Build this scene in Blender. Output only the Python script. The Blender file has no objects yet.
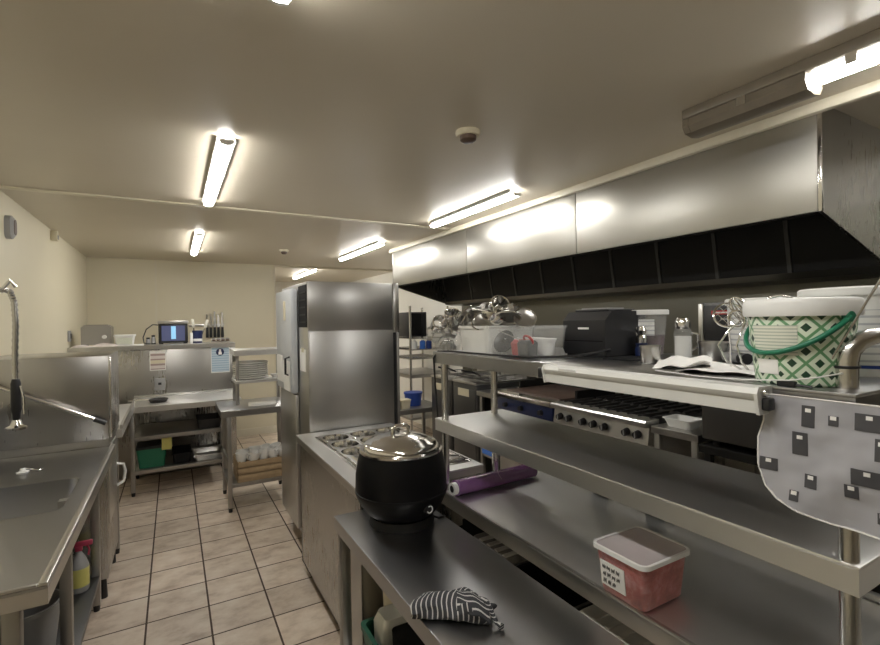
import bpy, bmesh, math, random
from mathutils import Vector, Matrix
random.seed(7)
S = bpy.context.scene
COL = S.collection
PI = math.pi
rnd = random.uniform

# ---------------------------------------------------------------- camera, world, exposure
cam_data = bpy.data.cameras.new('camera')
cam = bpy.data.objects.new('camera', cam_data)
COL.objects.link(cam)
S.camera = cam
cam_data.sensor_width = 36.0
cam_data.lens = 36.0 * 471.88 / 880.0
cam_data.clip_start = 0.02
yaw, pitch, roll = 0.514614, -0.0038206, -0.0164673
fw = Vector((math.sin(yaw) * math.cos(pitch), math.cos(yaw) * math.cos(pitch), math.sin(pitch)))
rt = Vector((math.cos(yaw), -math.sin(yaw), 0))
up = rt.cross(fw)
rt2 = rt * math.cos(roll) + up * math.sin(roll)
up2 = -rt * math.sin(roll) + up * math.cos(roll)
cam.matrix_world = Matrix(((rt2.x, up2.x, -fw.x, 0), (rt2.y, up2.y, -fw.y, 0), (rt2.z, up2.z, -fw.z, 1.6), (0, 0, 0, 1)))

world = bpy.data.worlds.new('world')
S.world = world
world.use_nodes = True
world.node_tree.nodes['Background'].inputs[0].default_value = (1.0, 0.96, 0.9, 1)
world.node_tree.nodes['Background'].inputs[1].default_value = 0.02
S.view_settings.view_transform = 'Standard'
S.view_settings.look = 'None'
S.view_settings.exposure = 0.16
S.view_settings.gamma = 1.0
S.view_settings.use_curve_mapping = False
TUBE_STRENGTH = 44.0

# ---------------------------------------------------------------- materials
def newmat(name):
    m = bpy.data.materials.new(name)
    m.use_nodes = True
    nt = m.node_tree
    return m, nt, nt.nodes['Principled BSDF']

def nd(nt, kind, **kw):
    n = nt.nodes.new(kind)
    for k, v in kw.items():
        setattr(n, k, v)
    return n

def math_node(nt, op, a, b=None, clamp=False):
    n = nd(nt, 'ShaderNodeMath', operation=op, use_clamp=clamp)
    for i, v in enumerate((a, b)):
        if v is None:
            continue
        if isinstance(v, (int, float)):
            n.inputs[i].default_value = v
        else:
            nt.links.new(v, n.inputs[i])
    return n.outputs[0]

def ramp(nt, fac, stops):
    r = nd(nt, 'ShaderNodeValToRGB')
    el = r.color_ramp.elements
    el[0].position, el[0].color = stops[0][0], (*stops[0][1], 1)
    el[1].position, el[1].color = stops[-1][0], (*stops[-1][1], 1)
    for p, c in stops[1:-1]:
        e = el.new(p)
        e.color = (*c, 1)
    nt.links.new(fac, r.inputs[0])
    return r.outputs[0]

def mix(nt, fac, a, b):
    n = nd(nt, 'ShaderNodeMix', data_type='RGBA')
    for sock, v in ((n.inputs[0], fac), (n.inputs[6], a), (n.inputs[7], b)):
        if isinstance(v, (int, float)):
            sock.default_value = v
        elif isinstance(v, tuple):
            sock.default_value = (*v, 1)
        else:
            nt.links.new(v, sock)
    return n.outputs[2]

def pos(nt, kind='Position'):
    return nd(nt, 'ShaderNodeNewGeometry').outputs['Position']

def noise(nt, scale, detail=3, vec=None, stretch=None, rough=.5):
    n = nd(nt, 'ShaderNodeTexNoise')
    n.inputs['Scale'].default_value = scale
    n.inputs['Detail'].default_value = detail
    n.inputs['Roughness'].default_value = rough
    v = vec if vec is not None else pos(nt)
    if stretch:
        mp = nd(nt, 'ShaderNodeMapping')
        mp.inputs['Scale'].default_value = stretch
        nt.links.new(v, mp.inputs[0])
        v = mp.outputs[0]
    nt.links.new(v, n.inputs['Vector'])
    return n.outputs['Fac']

def bump(nt, b, h, strength, dist=.01):
    n = nd(nt, 'ShaderNodeBump')
    n.inputs['Strength'].default_value = strength
    n.inputs['Distance'].default_value = dist
    nt.links.new(h, n.inputs['Height'])
    nt.links.new(n.outputs[0], b.inputs['Normal'])

def plain(name, col, rough=.5, metal=0.0, alpha=1.0, trans=0.0, var=.08, vscale=14, spec=.5, coat=0.0, emit=None):
    m, nt, b = newmat(name)
    c2 = tuple(max(0, c * (1 - var)) for c in col)
    c1 = tuple(min(1, c * (1 + var)) for c in col)
    f = noise(nt, vscale)
    nt.links.new(mix(nt, f, c2, c1), b.inputs['Base Color'])
    b.inputs['Roughness'].default_value = rough
    b.inputs['Metallic'].default_value = metal
    b.inputs['Alpha'].default_value = alpha
    b.inputs['Transmission Weight'].default_value = trans
    b.inputs['Specular IOR Level'].default_value = spec
    b.inputs['Coat Weight'].default_value = coat
    if emit:
        b.inputs['Emission Color'].default_value = (*emit[0], 1)
        b.inputs['Emission Strength'].default_value = emit[1]
    return m

def steel(name, col=(.56, .55, .53), rough=.3, stretch=(1, 20, 20), wear=.06, bmp=0.0, rvar=.05):
    m, nt, b = newmat(name)
    br = noise(nt, 5, 2, stretch=stretch, rough=.5)
    pt = noise(nt, 1.6, 3, rough=.5)
    lo = tuple(c * (1 - wear) for c in col)
    hi = tuple(min(1, c * (1 + wear)) for c in col)
    nt.links.new(mix(nt, pt, lo, hi), b.inputs['Base Color'])
    b.inputs['Metallic'].default_value = 1.0
    r = math_node(nt, 'ADD', math_node(nt, 'MULTIPLY', br, rvar), math_node(nt, 'MULTIPLY', pt, rvar * 2))
    nt.links.new(math_node(nt, 'ADD', r, rough - rvar * 1.5), b.inputs['Roughness'])
    if bmp > 0:
        bump(nt, b, pt, bmp, .05)
    return m

M = {}
M['steel'] = steel('brushed_steel', (.60, .59, .57), .30)
M['steel_top'] = steel('worktop_steel', (.80, .795, .78), .37, (3, 1, 1), .06, 0, .03)
M['steel_dark_top'] = steel('worn_dark_worktop_steel', (.42, .42, .425), .30, (3, 1, 1), .08, 0, .03)
M['steel_panel'] = steel('sheet_steel', (.43, .42, .40), .28, (20, 20, 2), .05, .02, .05)
M['steel_hood'] = steel('hood_steel', (.49, .48, .445), .36, (2, 3, 1.2), .06, .06, .06)
M['steel_fridge'] = steel('fridge_steel', (.56, .555, .545), .32, (2, 2, 20), .05, .015, .06)
M['steel_dull'] = steel('dull_steel', (.40, .39, .37), .42, (10, 10, 3), .07)
M['steel_wall'] = steel('greasy_splash_wall_steel', (.17, .165, .14), .40, (3, 3, 1), .10)
M['steel_black'] = steel('dark_oven_steel', (.13, .13, .13), .40, (3, 3, 1), .08)
M['chrome'] = steel('polished_steel', (.74, .73, .71), .13, (3, 3, 3), .03, 0, .03)
M['heap_steel'] = steel('satin_bowl_steel', (.50, .49, .47), .32, (3, 3, 3), .08, 0, .05)
M['tube'] = steel('tube_steel', (.60, .59, .57), .24, (20, 20, 2), .05, 0, .04)
M['cream'] = plain('cream_wall_paint', (.70, .645, .49), .45, var=.03, vscale=3)
M['white_wall'] = plain('white_wall_paint', (.88, .86, .80), .5, var=.03, vscale=3)
M['trim'] = plain('cream_trim', (.70, .65, .52), .4, var=.03)
M['black'] = plain('black_plastic', (.016, .016, .018), .38, var=.2)
M['black_matt'] = plain('black_matt', (.010, .010, .011), .7, var=.2, spec=.2)
M['kettle'] = plain('black_enamel', (.005, .005, .006), .40, var=.2, spec=.18)
M['iron'] = plain('cast_iron', (.022, .020, .019), .6, var=.3, vscale=30)
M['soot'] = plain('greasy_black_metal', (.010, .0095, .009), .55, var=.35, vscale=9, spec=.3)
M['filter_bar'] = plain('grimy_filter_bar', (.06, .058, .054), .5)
M['white_plastic'] = plain('white_plastic', (.80, .80, .78), .4, var=.03)
M['grey_plastic'] = plain('grey_plastic', (.30, .30, .30), .5)
M['white_metal'] = plain('white_enamelled_metal', (.72, .72, .69), .35, var=.04)
M['china'] = plain('white_china', (.78, .77, .74), .2, var=.03)
M['paper'] = plain('white_paper', (.84, .83, .80), .8, var=.03)
M['blue_panel'] = plain('dark_blue_enamel', (.014, .024, .085), .35, var=.2)
M['blue'] = plain('blue_plastic', (.02, .06, .30), .4)
M['blue_clear'] = plain('blue_bottle_plastic', (.06, .20, .70), .25)
M['green'] = plain('green_plastic', (.012, .16, .085), .4)
M['green_dark'] = plain('dark_green_plastic', (.012, .085, .05), .45)
M['yellow'] = plain('yellow_plastic', (.58, .54, .16), .5)
M['red'] = plain('red_plastic', (.45, .02, .02), .4)
M['pink'] = plain('pink_plastic', (.45, .05, .10), .4)
M['cream_plastic'] = plain('cream_plastic', (.66, .60, .44), .5)
M['cup_china'] = M['china']
M['cardboard'] = plain('brown_basket', (.40, .29, .17), .7, var=.25, vscale=20)
M['clear'] = plain('clear_plastic', (.80, .81, .80), .12, alpha=.12, var=.02)
M['frosted'] = plain('frosted_plastic', (.86, .86, .83), .35, alpha=.92, var=.04)
M['glass'] = plain('clear_glass', (.9, .92, .9), .05, alpha=.14, var=.01)
M['salt'] = plain('white_salt', (.85, .85, .83), .9, var=.02)
M['beet'] = plain('dark_purple_relish', (.07, .012, .022), .5, var=.3, vscale=60)
def sauce_material():
    m, nt, b = newmat('red_sauce')
    n = noise(nt, 24, 5, rough=.65)
    nt.links.new(ramp(nt, n, [(.3, (.22, .018, .014)), (.5, (.42, .075, .055)), (.68, (.55, .24, .24))]), b.inputs['Base Color'])
    b.inputs['Roughness'].default_value = .35
    return m
M['sauce'] = sauce_material()
M['sauce_plain'] = plain('red_sauce', (.40, .050, .035), .35, var=.35, vscale=25)
M['sauce_lid'] = plain('translucent_lid', (.74, .68, .68), .3, alpha=.58, var=.05)
M['film'] = plain('purple_cling_film', (.20, .085, .23), .12, var=.2, vscale=30, coat=1.0)
M['film_light'] = plain('loose_cling_film', (.50, .33, .50), .2, alpha=.8, var=.2, vscale=40)
M['orange_steel'] = plain('griddle_plate', (.07, .045, .035), .4, var=.3)
M['copper'] = plain('brown_grip', (.10, .06, .04), .5)
M['handle_white'] = plain('cream_handle', (.72, .70, .60), .4)

def tile_material():
    m, nt, b = newmat('floor_tiles')
    p = pos(nt)
    sep = nd(nt, 'ShaderNodeSeparateXYZ')
    nt.links.new(p, sep.inputs[0])
    def cell(sock, off, size):
        u = math_node(nt, 'DIVIDE', math_node(nt, 'SUBTRACT', sock, off), size)
        fl = math_node(nt, 'FLOOR', u)
        fr = math_node(nt, 'SUBTRACT', u, fl)
        d = math_node(nt, 'ABSOLUTE', math_node(nt, 'SUBTRACT', fr, .5))
        return fl, d
    fx, dx = cell(sep.outputs[0], .151, .302)
    fy, dy = cell(sep.outputs[1], 2.99, .2935)
    gx = math_node(nt, 'GREATER_THAN', dx, .484)
    gy = math_node(nt, 'GREATER_THAN', dy, .484)
    g = math_node(nt, 'MAXIMUM', gx, gy)
    cb = nd(nt, 'ShaderNodeCombineXYZ')
    nt.links.new(fx, cb.inputs[0]); nt.links.new(fy, cb.inputs[1])
    wn = nd(nt, 'ShaderNodeTexWhiteNoise', noise_dimensions='3D')
    nt.links.new(cb.outputs[0], wn.inputs['Vector'])
    # mottling shifts from tile to tile
    va = nd(nt, 'ShaderNodeVectorMath', operation='MULTIPLY_ADD')
    nt.links.new(wn.outputs['Color'], va.inputs[0])
    va.inputs[1].default_value = (7, 7, 7)
    nt.links.new(p, va.inputs[2])
    n1 = noise(nt, 7, 6, vec=va.outputs[0], stretch=(1, 1.4, 1), rough=.62)
    col = ramp(nt, n1, [(.28, (.40, .31, .235)), (.5, (.60, .50, .40)), (.72, (.70, .62, .52))])
    tone = math_node(nt, 'ADD', math_node(nt, 'MULTIPLY', wn.outputs['Value'], .22), .86)
    vm = nd(nt, 'ShaderNodeVectorMath', operation='SCALE')
    nt.links.new(col, vm.inputs[0]); nt.links.new(tone, vm.inputs['Scale'])
    nt.links.new(mix(nt, g, vm.outputs[0], (.055, .032, .022)), b.inputs['Base Color'])
    nt.links.new(math_node(nt, 'ADD', math_node(nt, 'MULTIPLY', g, .4), .38), b.inputs['Roughness'])
    h = math_node(nt, 'SUBTRACT', math_node(nt, 'MULTIPLY', n1, .3), g)
    bump(nt, b, h, .35, .003)
    return m
M['tiles'] = tile_material()

def ceiling_material():
    m, nt, b = newmat('glossy_ceiling_panel')
    n1 = noise(nt, 1.3, 4)
    n2 = noise(nt, 5, 3, stretch=(1, 12, 1))
    nt.links.new(mix(nt, n1, (.56, .50, .40), (.62, .56, .455)), b.inputs['Base Color'])
    nt.links.new(math_node(nt, 'ADD', math_node(nt, 'MULTIPLY', n2, .08), .33), b.inputs['Roughness'])
    b.inputs['Specular IOR Level'].default_value = .55
    return m
M['ceiling'] = ceiling_material()

def lit(name, col, s):
    m, nt, b = newmat(name)
    b.inputs['Base Color'].default_value = (.9, .9, .9, 1)
    b.inputs['Emission Color'].default_value = (*col, 1)
    b.inputs['Emission Strength'].default_value = s
    return m
M['lamp'] = lit('lit_diffuser', (1.0, .98, .935), TUBE_STRENGTH)

def stripes(name, axis, scale, c1, c2, width, rough=.8, obj_coord=True):
    m, nt, b = newmat(name)
    tc = nd(nt, 'ShaderNodeTexCoord').outputs['Object']
    sep = nd(nt, 'ShaderNodeSeparateXYZ')
    nt.links.new(tc, sep.inputs[0])
    u = math_node(nt, 'MULTIPLY', sep.outputs[axis], scale)
    fr = math_node(nt, 'FRACT', u)
    g = math_node(nt, 'LESS_THAN', fr, width)
    nt.links.new(mix(nt, g, c1, c2), b.inputs['Base Color'])
    b.inputs['Roughness'].default_value = rough
    return m
M['text_lines'] = stripes('printed_text_lines', 2, 150, (.76, .76, .66), (.45, .50, .42), .4)
M['tub_lines'] = stripes('grey_print_lines', 2, 60, (.72, .72, .70), (.45, .46, .48), .3)
M['blue_print'] = stripes('blue_print_lines', 2, 38, (.50, .60, .68), (.30, .42, .55), .35)
M['pink_print'] = stripes('banded_notice_print', 2, 19, (.66, .60, .57), (.36, .27, .26), .38)

def lattice_material():
    # white bucket printed with a green diamond lattice (local angle round the bucket and height)
    m, nt, b = newmat('green_lattice_print')
    tc = nd(nt, 'ShaderNodeTexCoord').outputs['Object']
    sep = nd(nt, 'ShaderNodeSeparateXYZ')
    nt.links.new(tc, sep.inputs[0])
    ang = math_node(nt, 'ARCTAN2', sep.outputs[1], sep.outputs[0])
    u = math_node(nt, 'MULTIPLY', ang, .089 / .047)
    v = math_node(nt, 'DIVIDE', sep.outputs[2], .047)
    a = math_node(nt, 'FRACT', math_node(nt, 'ADD', math_node(nt, 'ADD', u, v), 40.0))
    c = math_node(nt, 'FRACT', math_node(nt, 'ADD', math_node(nt, 'SUBTRACT', u, v), 40.0))
    da = math_node(nt, 'ABSOLUTE', math_node(nt, 'SUBTRACT', a, .5))
    dc = math_node(nt, 'ABSOLUTE', math_node(nt, 'SUBTRACT', c, .5))
    line = math_node(nt, 'GREATER_THAN', math_node(nt, 'MAXIMUM', da, dc), .42)
    mid = math_node(nt, 'LESS_THAN', math_node(nt, 'MAXIMUM', da, dc), .19)
    c1 = mix(nt, line, (.66, .74, .60), (.13, .30, .14))
    nt.links.new(mix(nt, mid, c1, (.012, .05, .025)), b.inputs['Base Color'])
    b.inputs['Roughness'].default_value = .35
    return m
M['lattice'] = lattice_material()

def towel_material():
    m, nt, b = newmat('striped_cloth')
    tc = nd(nt, 'ShaderNodeUVMap').outputs[0]
    sep = nd(nt, 'ShaderNodeSeparateXYZ')
    nt.links.new(tc, sep.inputs[0])
    u = math_node(nt, 'FRACT', math_node(nt, 'MULTIPLY', sep.outputs[0], 15.0))
    g = math_node(nt, 'LESS_THAN', u, .24)
    n = noise(nt, 900, 2)
    nt.links.new(mix(nt, g, (.05, .052, .06), (.58, .58, .57)), b.inputs['Base Color'])
    b.inputs['Roughness'].default_value = .95
    bump(nt, b, n, .5, .002)
    return m
M['towel'] = towel_material()

def sheet_material():
    m, nt, b = newmat('crinkled_grey_sheet')
    n = noise(nt, 9, 2, rough=.5)
    nt.links.new(mix(nt, n, (.33, .33, .36), (.46, .46, .49)), b.inputs['Base Color'])
    b.inputs['Roughness'].default_value = .38
    bump(nt, b, n, .8, .03)
    return m
M['sheet'] = sheet_material()
M['ink'] = plain('dark_grey_print', (.065, .065, .072), .5, var=.1)
M['screen'] = plain('glowing_screen', (.05, .06, .1), .2, emit=((.30, .62, .85), .9))
M['screen_dim'] = plain('dim_screen_glow', (.05, .05, .1), .2, emit=((.22, .26, .46), .20))

M['dark_lens'] = plain('dark_grey_lens', (.20, .17, .13), .3, var=.2)  # even dark grey-brown for the lens, body and end caps

# ---------------------------------------------------------------- mesh builder
class MB:
    def __init__(self):
        self.bm = bmesh.new()
    def box(self, x0, x1, y0, y1, z0, z1, bev=0.0, mat=None):
        g = bmesh.ops.create_cube(self.bm, size=1.0)['verts']
        T = Matrix.Translation(((x0 + x1) / 2, (y0 + y1) / 2, (z0 + z1) / 2)) @ Matrix.Diagonal((abs(x1 - x0), abs(y1 - y0), abs(z1 - z0), 1))
        if mat is not None:
            T = mat @ T
        bmesh.ops.transform(self.bm, matrix=T, verts=g)
        if bev > 0:
            es = list({e for v in g for e in v.link_edges})
            bmesh.ops.bevel(self.bm, geom=es, offset=bev, segments=2, profile=.5, affect='EDGES')
        return self
    def cyl(self, p0, p1, r, r2=None, seg=16):
        p0, p1 = Vector(p0), Vector(p1)
        d = p1 - p0
        q = d.to_track_quat('Z', 'Y').to_matrix().to_4x4()
        T = Matrix.Translation((p0 + p1) / 2) @ q
        bmesh.ops.create_cone(self.bm, cap_ends=True, segments=seg, radius1=r, radius2=r if r2 is None else r2, depth=d.length, matrix=T)
        return self
    def lathe(self, c, prof, seg=32, sx=1.0, sy=1.0, cap=True):
        c = Vector(c)
        rings = []
        for r, z in prof:
            if r < 1e-5:
                rings.append([self.bm.verts.new(c + Vector((0, 0, z)))])
            else:
                rings.append([self.bm.verts.new(c + Vector((r * sx * math.cos(2 * PI * i / seg), r * sy * math.sin(2 * PI * i / seg), z))) for i in range(seg)])
        for a, b in zip(rings, rings[1:]):
            for i in range(seg):
                j = (i + 1) % seg
                if len(a) == 1 and len(b) == 1:
                    continue
                if len(a) == 1:
                    self.bm.faces.new((a[0], b[j], b[i]))
                elif len(b) == 1:
                    self.bm.faces.new((a[i], a[j], b[0]))
                else:
                    self.bm.faces.new((a[i], a[j], b[j], b[i]))
        if cap:
            for ring, flip in ((rings[0], True), (rings[-1], False)):
                if len(ring) > 2:
                    try:
                        self.bm.faces.new(ring[::-1] if flip else ring)
                    except ValueError:
                        pass
        return self
    def tube(self, path, r, seg=8, closed=False, radii=None):
        P = [Vector(p) for p in path]
        n = len(P)
        rings = []
        prev = None
        for i, p in enumerate(P):
            if closed:
                t = P[(i + 1) % n] - P[i - 1]
            else:
                t = P[min(i + 1, n - 1)] - P[max(i - 1, 0)]
            t.normalize()
            if prev is None:
                a = t.orthogonal().normalized()
            else:
                a = (prev - t * prev.dot(t))
                a = a.normalized() if a.length > 1e-6 else t.orthogonal().normalized()
            prev = a
            b = t.cross(a)
            rr = radii[i] if radii else r
            rings.append([self.bm.verts.new(p + (a * math.cos(2 * PI * k / seg) + b * math.sin(2 * PI * k / seg)) * rr) for k in range(seg)])
        m = n if closed else n - 1
        for i in range(m):
            A, B = rings[i], rings[(i + 1) % n]
            for k in range(seg):
                l = (k + 1) % seg
                self.bm.faces.new((A[k], A[l], B[l], B[k]))
        if not closed:
            self.bm.faces.new(rings[0][::-1])
            self.bm.faces.new(rings[-1])
        return self
    def rloft(self, c, secs, n=5, caps=(True, True)):
        # loft of rounded rectangles: (z, half x, half y, corner radius)
        c = Vector(c)
        rings = []
        for z, hx, hy, r in secs:
            r = min(r, hx * .999, hy * .999)
            ring = []
            for cx, cy, a0 in ((1, 1, 0), (-1, 1, 90), (-1, -1, 180), (1, -1, 270)):
                for k in range(n + 1):
                    a = math.radians(a0 + 90 * k / n)
                    ring.append(self.bm.verts.new(c + Vector((cx * (hx - r) + r * math.cos(a), cy * (hy - r) + r * math.sin(a), z))))
            rings.append(ring)
        L = len(rings[0])
        for A, B in zip(rings, rings[1:]):
            for i in range(L):
                j = (i + 1) % L
                self.bm.faces.new((A[i], A[j], B[j], B[i]))
        if caps[0]:
            self.bm.faces.new(rings[0][::-1])
        if caps[1]:
            self.bm.faces.new(rings[-1])
        return self
    def prism(self, pts, axis, a0, a1):
        # polygon in the plane across `axis`, pushed from a0 to a1
        def mk(p, a):
            if axis == 'x': return Vector((a, p[0], p[1]))
            if axis == 'y': return Vector((p[0], a, p[1]))
            return Vector((p[0], p[1], a))
        A = [self.bm.verts.new(mk(p, a0)) for p in pts]
        B = [self.bm.verts.new(mk(p, a1)) for p in pts]
        n = len(pts)
        for i in range(n):
            j = (i + 1) % n
            self.bm.faces.new((A[i], A[j], B[j], B[i]))
        self.bm.faces.new(A[::-1]); self.bm.faces.new(B)
        return self
    def holed(self, x0, x1, y0, y1, z, th, holes, n=5):
        # slab with rounded rectangular holes (hx0,hx1,hy0,hy1,r)
        for zz in (z, z - th):
            edges = []
            vs = [self.bm.verts.new((x, y, zz)) for x, y in ((x0, y0), (x1, y0), (x1, y1), (x0, y1))]
            loops = [vs]
            for a0, a1, b0, b1, r in holes:
                lp = []
                for cx, cy, t0 in ((a1 - r, b1 - r, 0), (a0 + r, b1 - r, 90), (a0 + r, b0 + r, 180), (a1 - r, b0 + r, 270)):
                    for k in range(n + 1):
                        t = math.radians(t0 + 90 * k / n)
                        lp.append(self.bm.verts.new((cx + r * math.cos(t), cy + r * math.sin(t), zz)))
                loops.append(lp)
            for lp in loops:
                for i in range(len(lp)):
                    edges.append(self.bm.edges.new((lp[i], lp[(i + 1) % len(lp)])))
            bmesh.ops.triangle_fill(self.bm, edges=edges, use_beauty=True, normal=(0, 0, 1))
            if zz == z: top = loops
            else: bot = loops
        for A, B in zip(top, bot):
            for i in range(len(A)):
                j = (i + 1) % len(A)
                self.bm.faces.new((A[i], A[j], B[j], B[i]))
        return self
    def build(self, name, mat, parent=None, local=False, smooth=True, recalc=True):
        bm = self.bm
        if recalc:
            bmesh.ops.recalc_face_normals(bm, faces=bm.faces[:])
        if smooth:
            for f in bm.faces: f.smooth = True
            for e in bm.edges:
                if len(e.link_faces) == 2 and e.calc_face_angle(0) > math.radians(38):
                    e.smooth = False
        me = bpy.data.meshes.new(name)
        off = Vector((0, 0, 0))
        if not local:
            if parent is not None:
                p = parent
                while p is not None:
                    off += p.location
                    p = p.parent
            else:
                xs = [v.co.x for v in bm.verts]; ys = [v.co.y for v in bm.verts]; zs = [v.co.z for v in bm.verts]
                off = Vector(((min(xs) + max(xs)) / 2, (min(ys) + max(ys)) / 2, min(zs)))
            bmesh.ops.translate(bm, vec=-off, verts=bm.verts[:])
        bm.to_mesh(me)
        bm.free()
        me.materials.append(M[mat] if isinstance(mat, str) else mat)
        o = bpy.data.objects.new(name, me)
        COL.objects.link(o)
        if parent is not None:
            o.parent = parent
        elif not local:
            o.location = off
        return o

def tag(o, label, cat, group=None, kind=None):
    o['label'] = label
    o['category'] = cat
    if group: o['group'] = group
    if kind: o['kind'] = kind
    return o

def thing(name, label, cat, loc, group=None, rz=0.0):
    o = bpy.data.objects.new(name, None)
    o.empty_display_size = .05
    COL.objects.link(o)
    o.location = loc
    o.rotation_euler = (0, 0, rz)
    return tag(o, label, cat, group)

def struct(name, mb, mat):
    o = mb.build(name, mat)
    o['kind'] = 'structure'
    return o

def copy_tree(o, parent=None):
    c = o.copy()
    COL.objects.link(c)
    if parent is not None:
        c.parent = parent
    for ch in list(o.children):
        copy_tree(ch, c)
    return c

B = lambda *a, **k: MB().box(*a, **k)

# ---------------------------------------------------------------- the room
XL, XR, YB, YF, ZC = -.925, 3.32, 7.24, -3.4, 2.46
struct('floor', B(XL - .1, XR + .1, YF - .1, 10.3, -.1, 0), 'tiles')
struct('ceiling', B(XL - .1, XR + .1, YF - .1, 10.3, ZC, ZC + .1), 'ceiling')
struct('wall_left', B(XL - .1, XL, YF, YB, 0, ZC), 'cream')
struct('wall_back', B(XL - .1, 1.30, YB, YB + .12, 0, ZC), 'cream')
struct('wall_right', B(XR, XR + .1, YF, 10.2, 0, ZC), 'white_wall')
struct('wall_front', B(XL - .1, XR + .1, YF - .1, YF, 0, ZC), 'cream')
struct('wall_passage', B(1.20, 1.30, YB + .12, 10.2, 0, ZC), 'cream')
struct('wall_end', B(1.20, XR + .1, 10.2, 10.3, 0, ZC), 'white_wall')
struct('trim_1', B(XL, 2.26, 3.77, 3.82, ZC - .012, ZC, bev=.004), 'trim')
struct('trim_2', B(1.30, XR, YB, YB + .05, ZC - .03, ZC, bev=.004), 'trim')
struct('trim_3', B(1.30, 1.315, YB - .02, YB + .14, 0, ZC), 'trim')
struct('trim_4', B(-.20, -.18, YB - .008, YB, 0, ZC), 'trim')
struct('trim_5', B(2.265, 2.30, -1.6, 5.22, ZC - .045, ZC, bev=.006), 'trim')
struct('baseboard_left', B(XL, XL + .012, YF, YB, 0, .1), 'trim')
struct('baseboard_back', B(XL, 1.30, YB - .012, YB, 0, .1), 'trim')
struct('trim_6', B(XR - .02, XR, -1.2, 5.25, .86, 2.2), 'steel_wall')

# ceiling lights
def batten(y0, y1, x, label, lit_from=None):
    t = thing('ceiling_light', label, 'light', (x, (y0 + y1) / 2, ZC), 'fluorescent ceiling lights')
    B(x - .042, x + .042, y0 + .03, y1 - .03, ZC - .022, ZC, bev=.004).build('light_body', 'white_metal', t)
    c0, c1 = y0 + .012, y1 - .012
    prof = [(-.028, ZC - .022), (-.030, ZC - .032), (-.024, ZC - .043), (0, ZC - .048), (.024, ZC - .043), (.030, ZC - .032), (.028, ZC - .022)]
    MB().prism([(x + a, b) for a, b in prof], 'y', c0, c1).build('diffuser', 'lamp', t)
    for ya, yb in ((y0, y0 + .012), (y1 - .012, y1)):
        MB().prism([(x + a * 1.03, b) for a, b in prof], 'y', ya, yb).build('end_cap', 'white_plastic', t)
    return t
batten(-.05, 1.25, .245, 'lit tube light on the ceiling, nearest above the aisle and cut by the top edge')
batten(2.33, 3.62, .225, 'lit tube light on the ceiling just before the cream joint strip')
batten(4.85, 6.25, .225, 'lit tube light on the ceiling farthest down the left aisle')
batten(2.45, 3.62, 1.99, 'lit tube light on the ceiling alongside the middle of the hood')
batten(4.65, 6.08, 1.95, 'lit tube light on the ceiling above the tall fridge')
batten(7.45, 8.94, 1.97, 'small distant tube light on the ceiling beyond the fridge')
# the near right one is a weatherproof fitting whose far part stays dark
t = thing('ceiling_light', 'long weatherproof tube light beside the near end of the hood, far end dark', 'light', (1.93, .4, ZC), 'fluorescent ceiling lights')
B(1.86, 2.0, -.45, 1.215, ZC - .04, ZC, bev=.006).build('light_body', 'dark_lens', t)
prof = [(-.06, ZC - .04), (-.062, ZC - .07), (-.045, ZC - .095), (0, ZC - .103), (.045, ZC - .095), (.062, ZC - .07), (.06, ZC - .04)]
MB().prism([(1.93 + a, b) for a, b in prof], 'y', .775, 1.19).build('lens', 'dark_lens', t)
MB().prism([(1.94 + a * .45, ZC - .04 + (b - ZC + .04) * .5) for a, b in prof], 'y', -.43, .775).build('diffuser', 'lamp', t)
for ya, yb in ((-.45, -.43), (1.19, 1.215)):
    MB().prism([(1.93 + a * 1.05, b) for a, b in prof], 'y', ya, yb).build('end_cap', 'dark_lens', t)
for y in (.65, .98):
    c = MB().box(1.862, 1.872, y - .015, y + .015, ZC - .07, ZC - .03)
    c.build('clip', 'chrome', t)

t = thing('smoke_detector', 'round beige smoke detector on the ceiling', 'smoke detector', (1.184, 1.806, ZC))
MB().lathe((1.184, 1.806, ZC), [(0, -.022), (.05, -.022), (.056, -.012), (.056, 0)]).build('detector_base', 'cream_plastic', t)
MB().lathe((1.184, 1.806, ZC - .022), [(0, -.028), (.022, -.028), (.036, -.018), (.038, 0)]).build('detector_head', 'copper', t)
t = thing('smoke_detector', 'small ceiling detector further back, left of the fridge', 'smoke detector', (1.147, 5.72, ZC))
MB().lathe((1.147, 5.72, ZC), [(0, -.02), (.045, -.02), (.05, -.01), (.05, 0)]).build('detector_base', 'cream_plastic', t)
MB().lathe((1.147, 5.72, ZC - .02), [(0, -.03), (.02, -.03), (.032, -.02), (.034, 0)]).build('detector_head', 'copper', t)
t = thing('wall_speaker', 'dark oval speaker high on the left wall', 'speaker', (XL, 4.01, 2.17))
MB().rloft((0, 0, 0), [(0, .075, .045, .04), (.03, .075, .045, .04), (.045, .055, .03, .028)]).build('housing', 'grey_plastic', t, local=True)
g = MB().rloft((0, 0, 0), [(.0455, .05, .028, .026), (.048, .05, .028, .026)]).build('grille', 'copper', t, local=True)
t.rotation_euler = (0, PI / 2, 0); t.location.z = 2.248
t = thing('alarm_sensor', 'small pale sensor box under the ceiling on the left wall', 'sensor', (XL, 5.3, 2.36))
B(XL, XL + .05, 5.27, 5.33, 2.36, 2.45, bev=.008).build('sensor_body', 'cream_plastic', t)
B(XL + .05, XL + .054, 5.28, 5.32, 2.375, 2.41).build('sensor_lens', 'grey_plastic', t)
t = thing('wall_switch', 'small grey switch on the left wall above the back shelf', 'switch', (XL, 6.0, 1.45))
B(XL, XL + .02, 5.96, 6.04, 1.45, 1.56, bev=.004).build('switch_plate', 'grey_plastic', t)
B(XL + .02, XL + .028, 5.985, 6.015, 1.48, 1.53).build('rocker', 'black', t)

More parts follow.
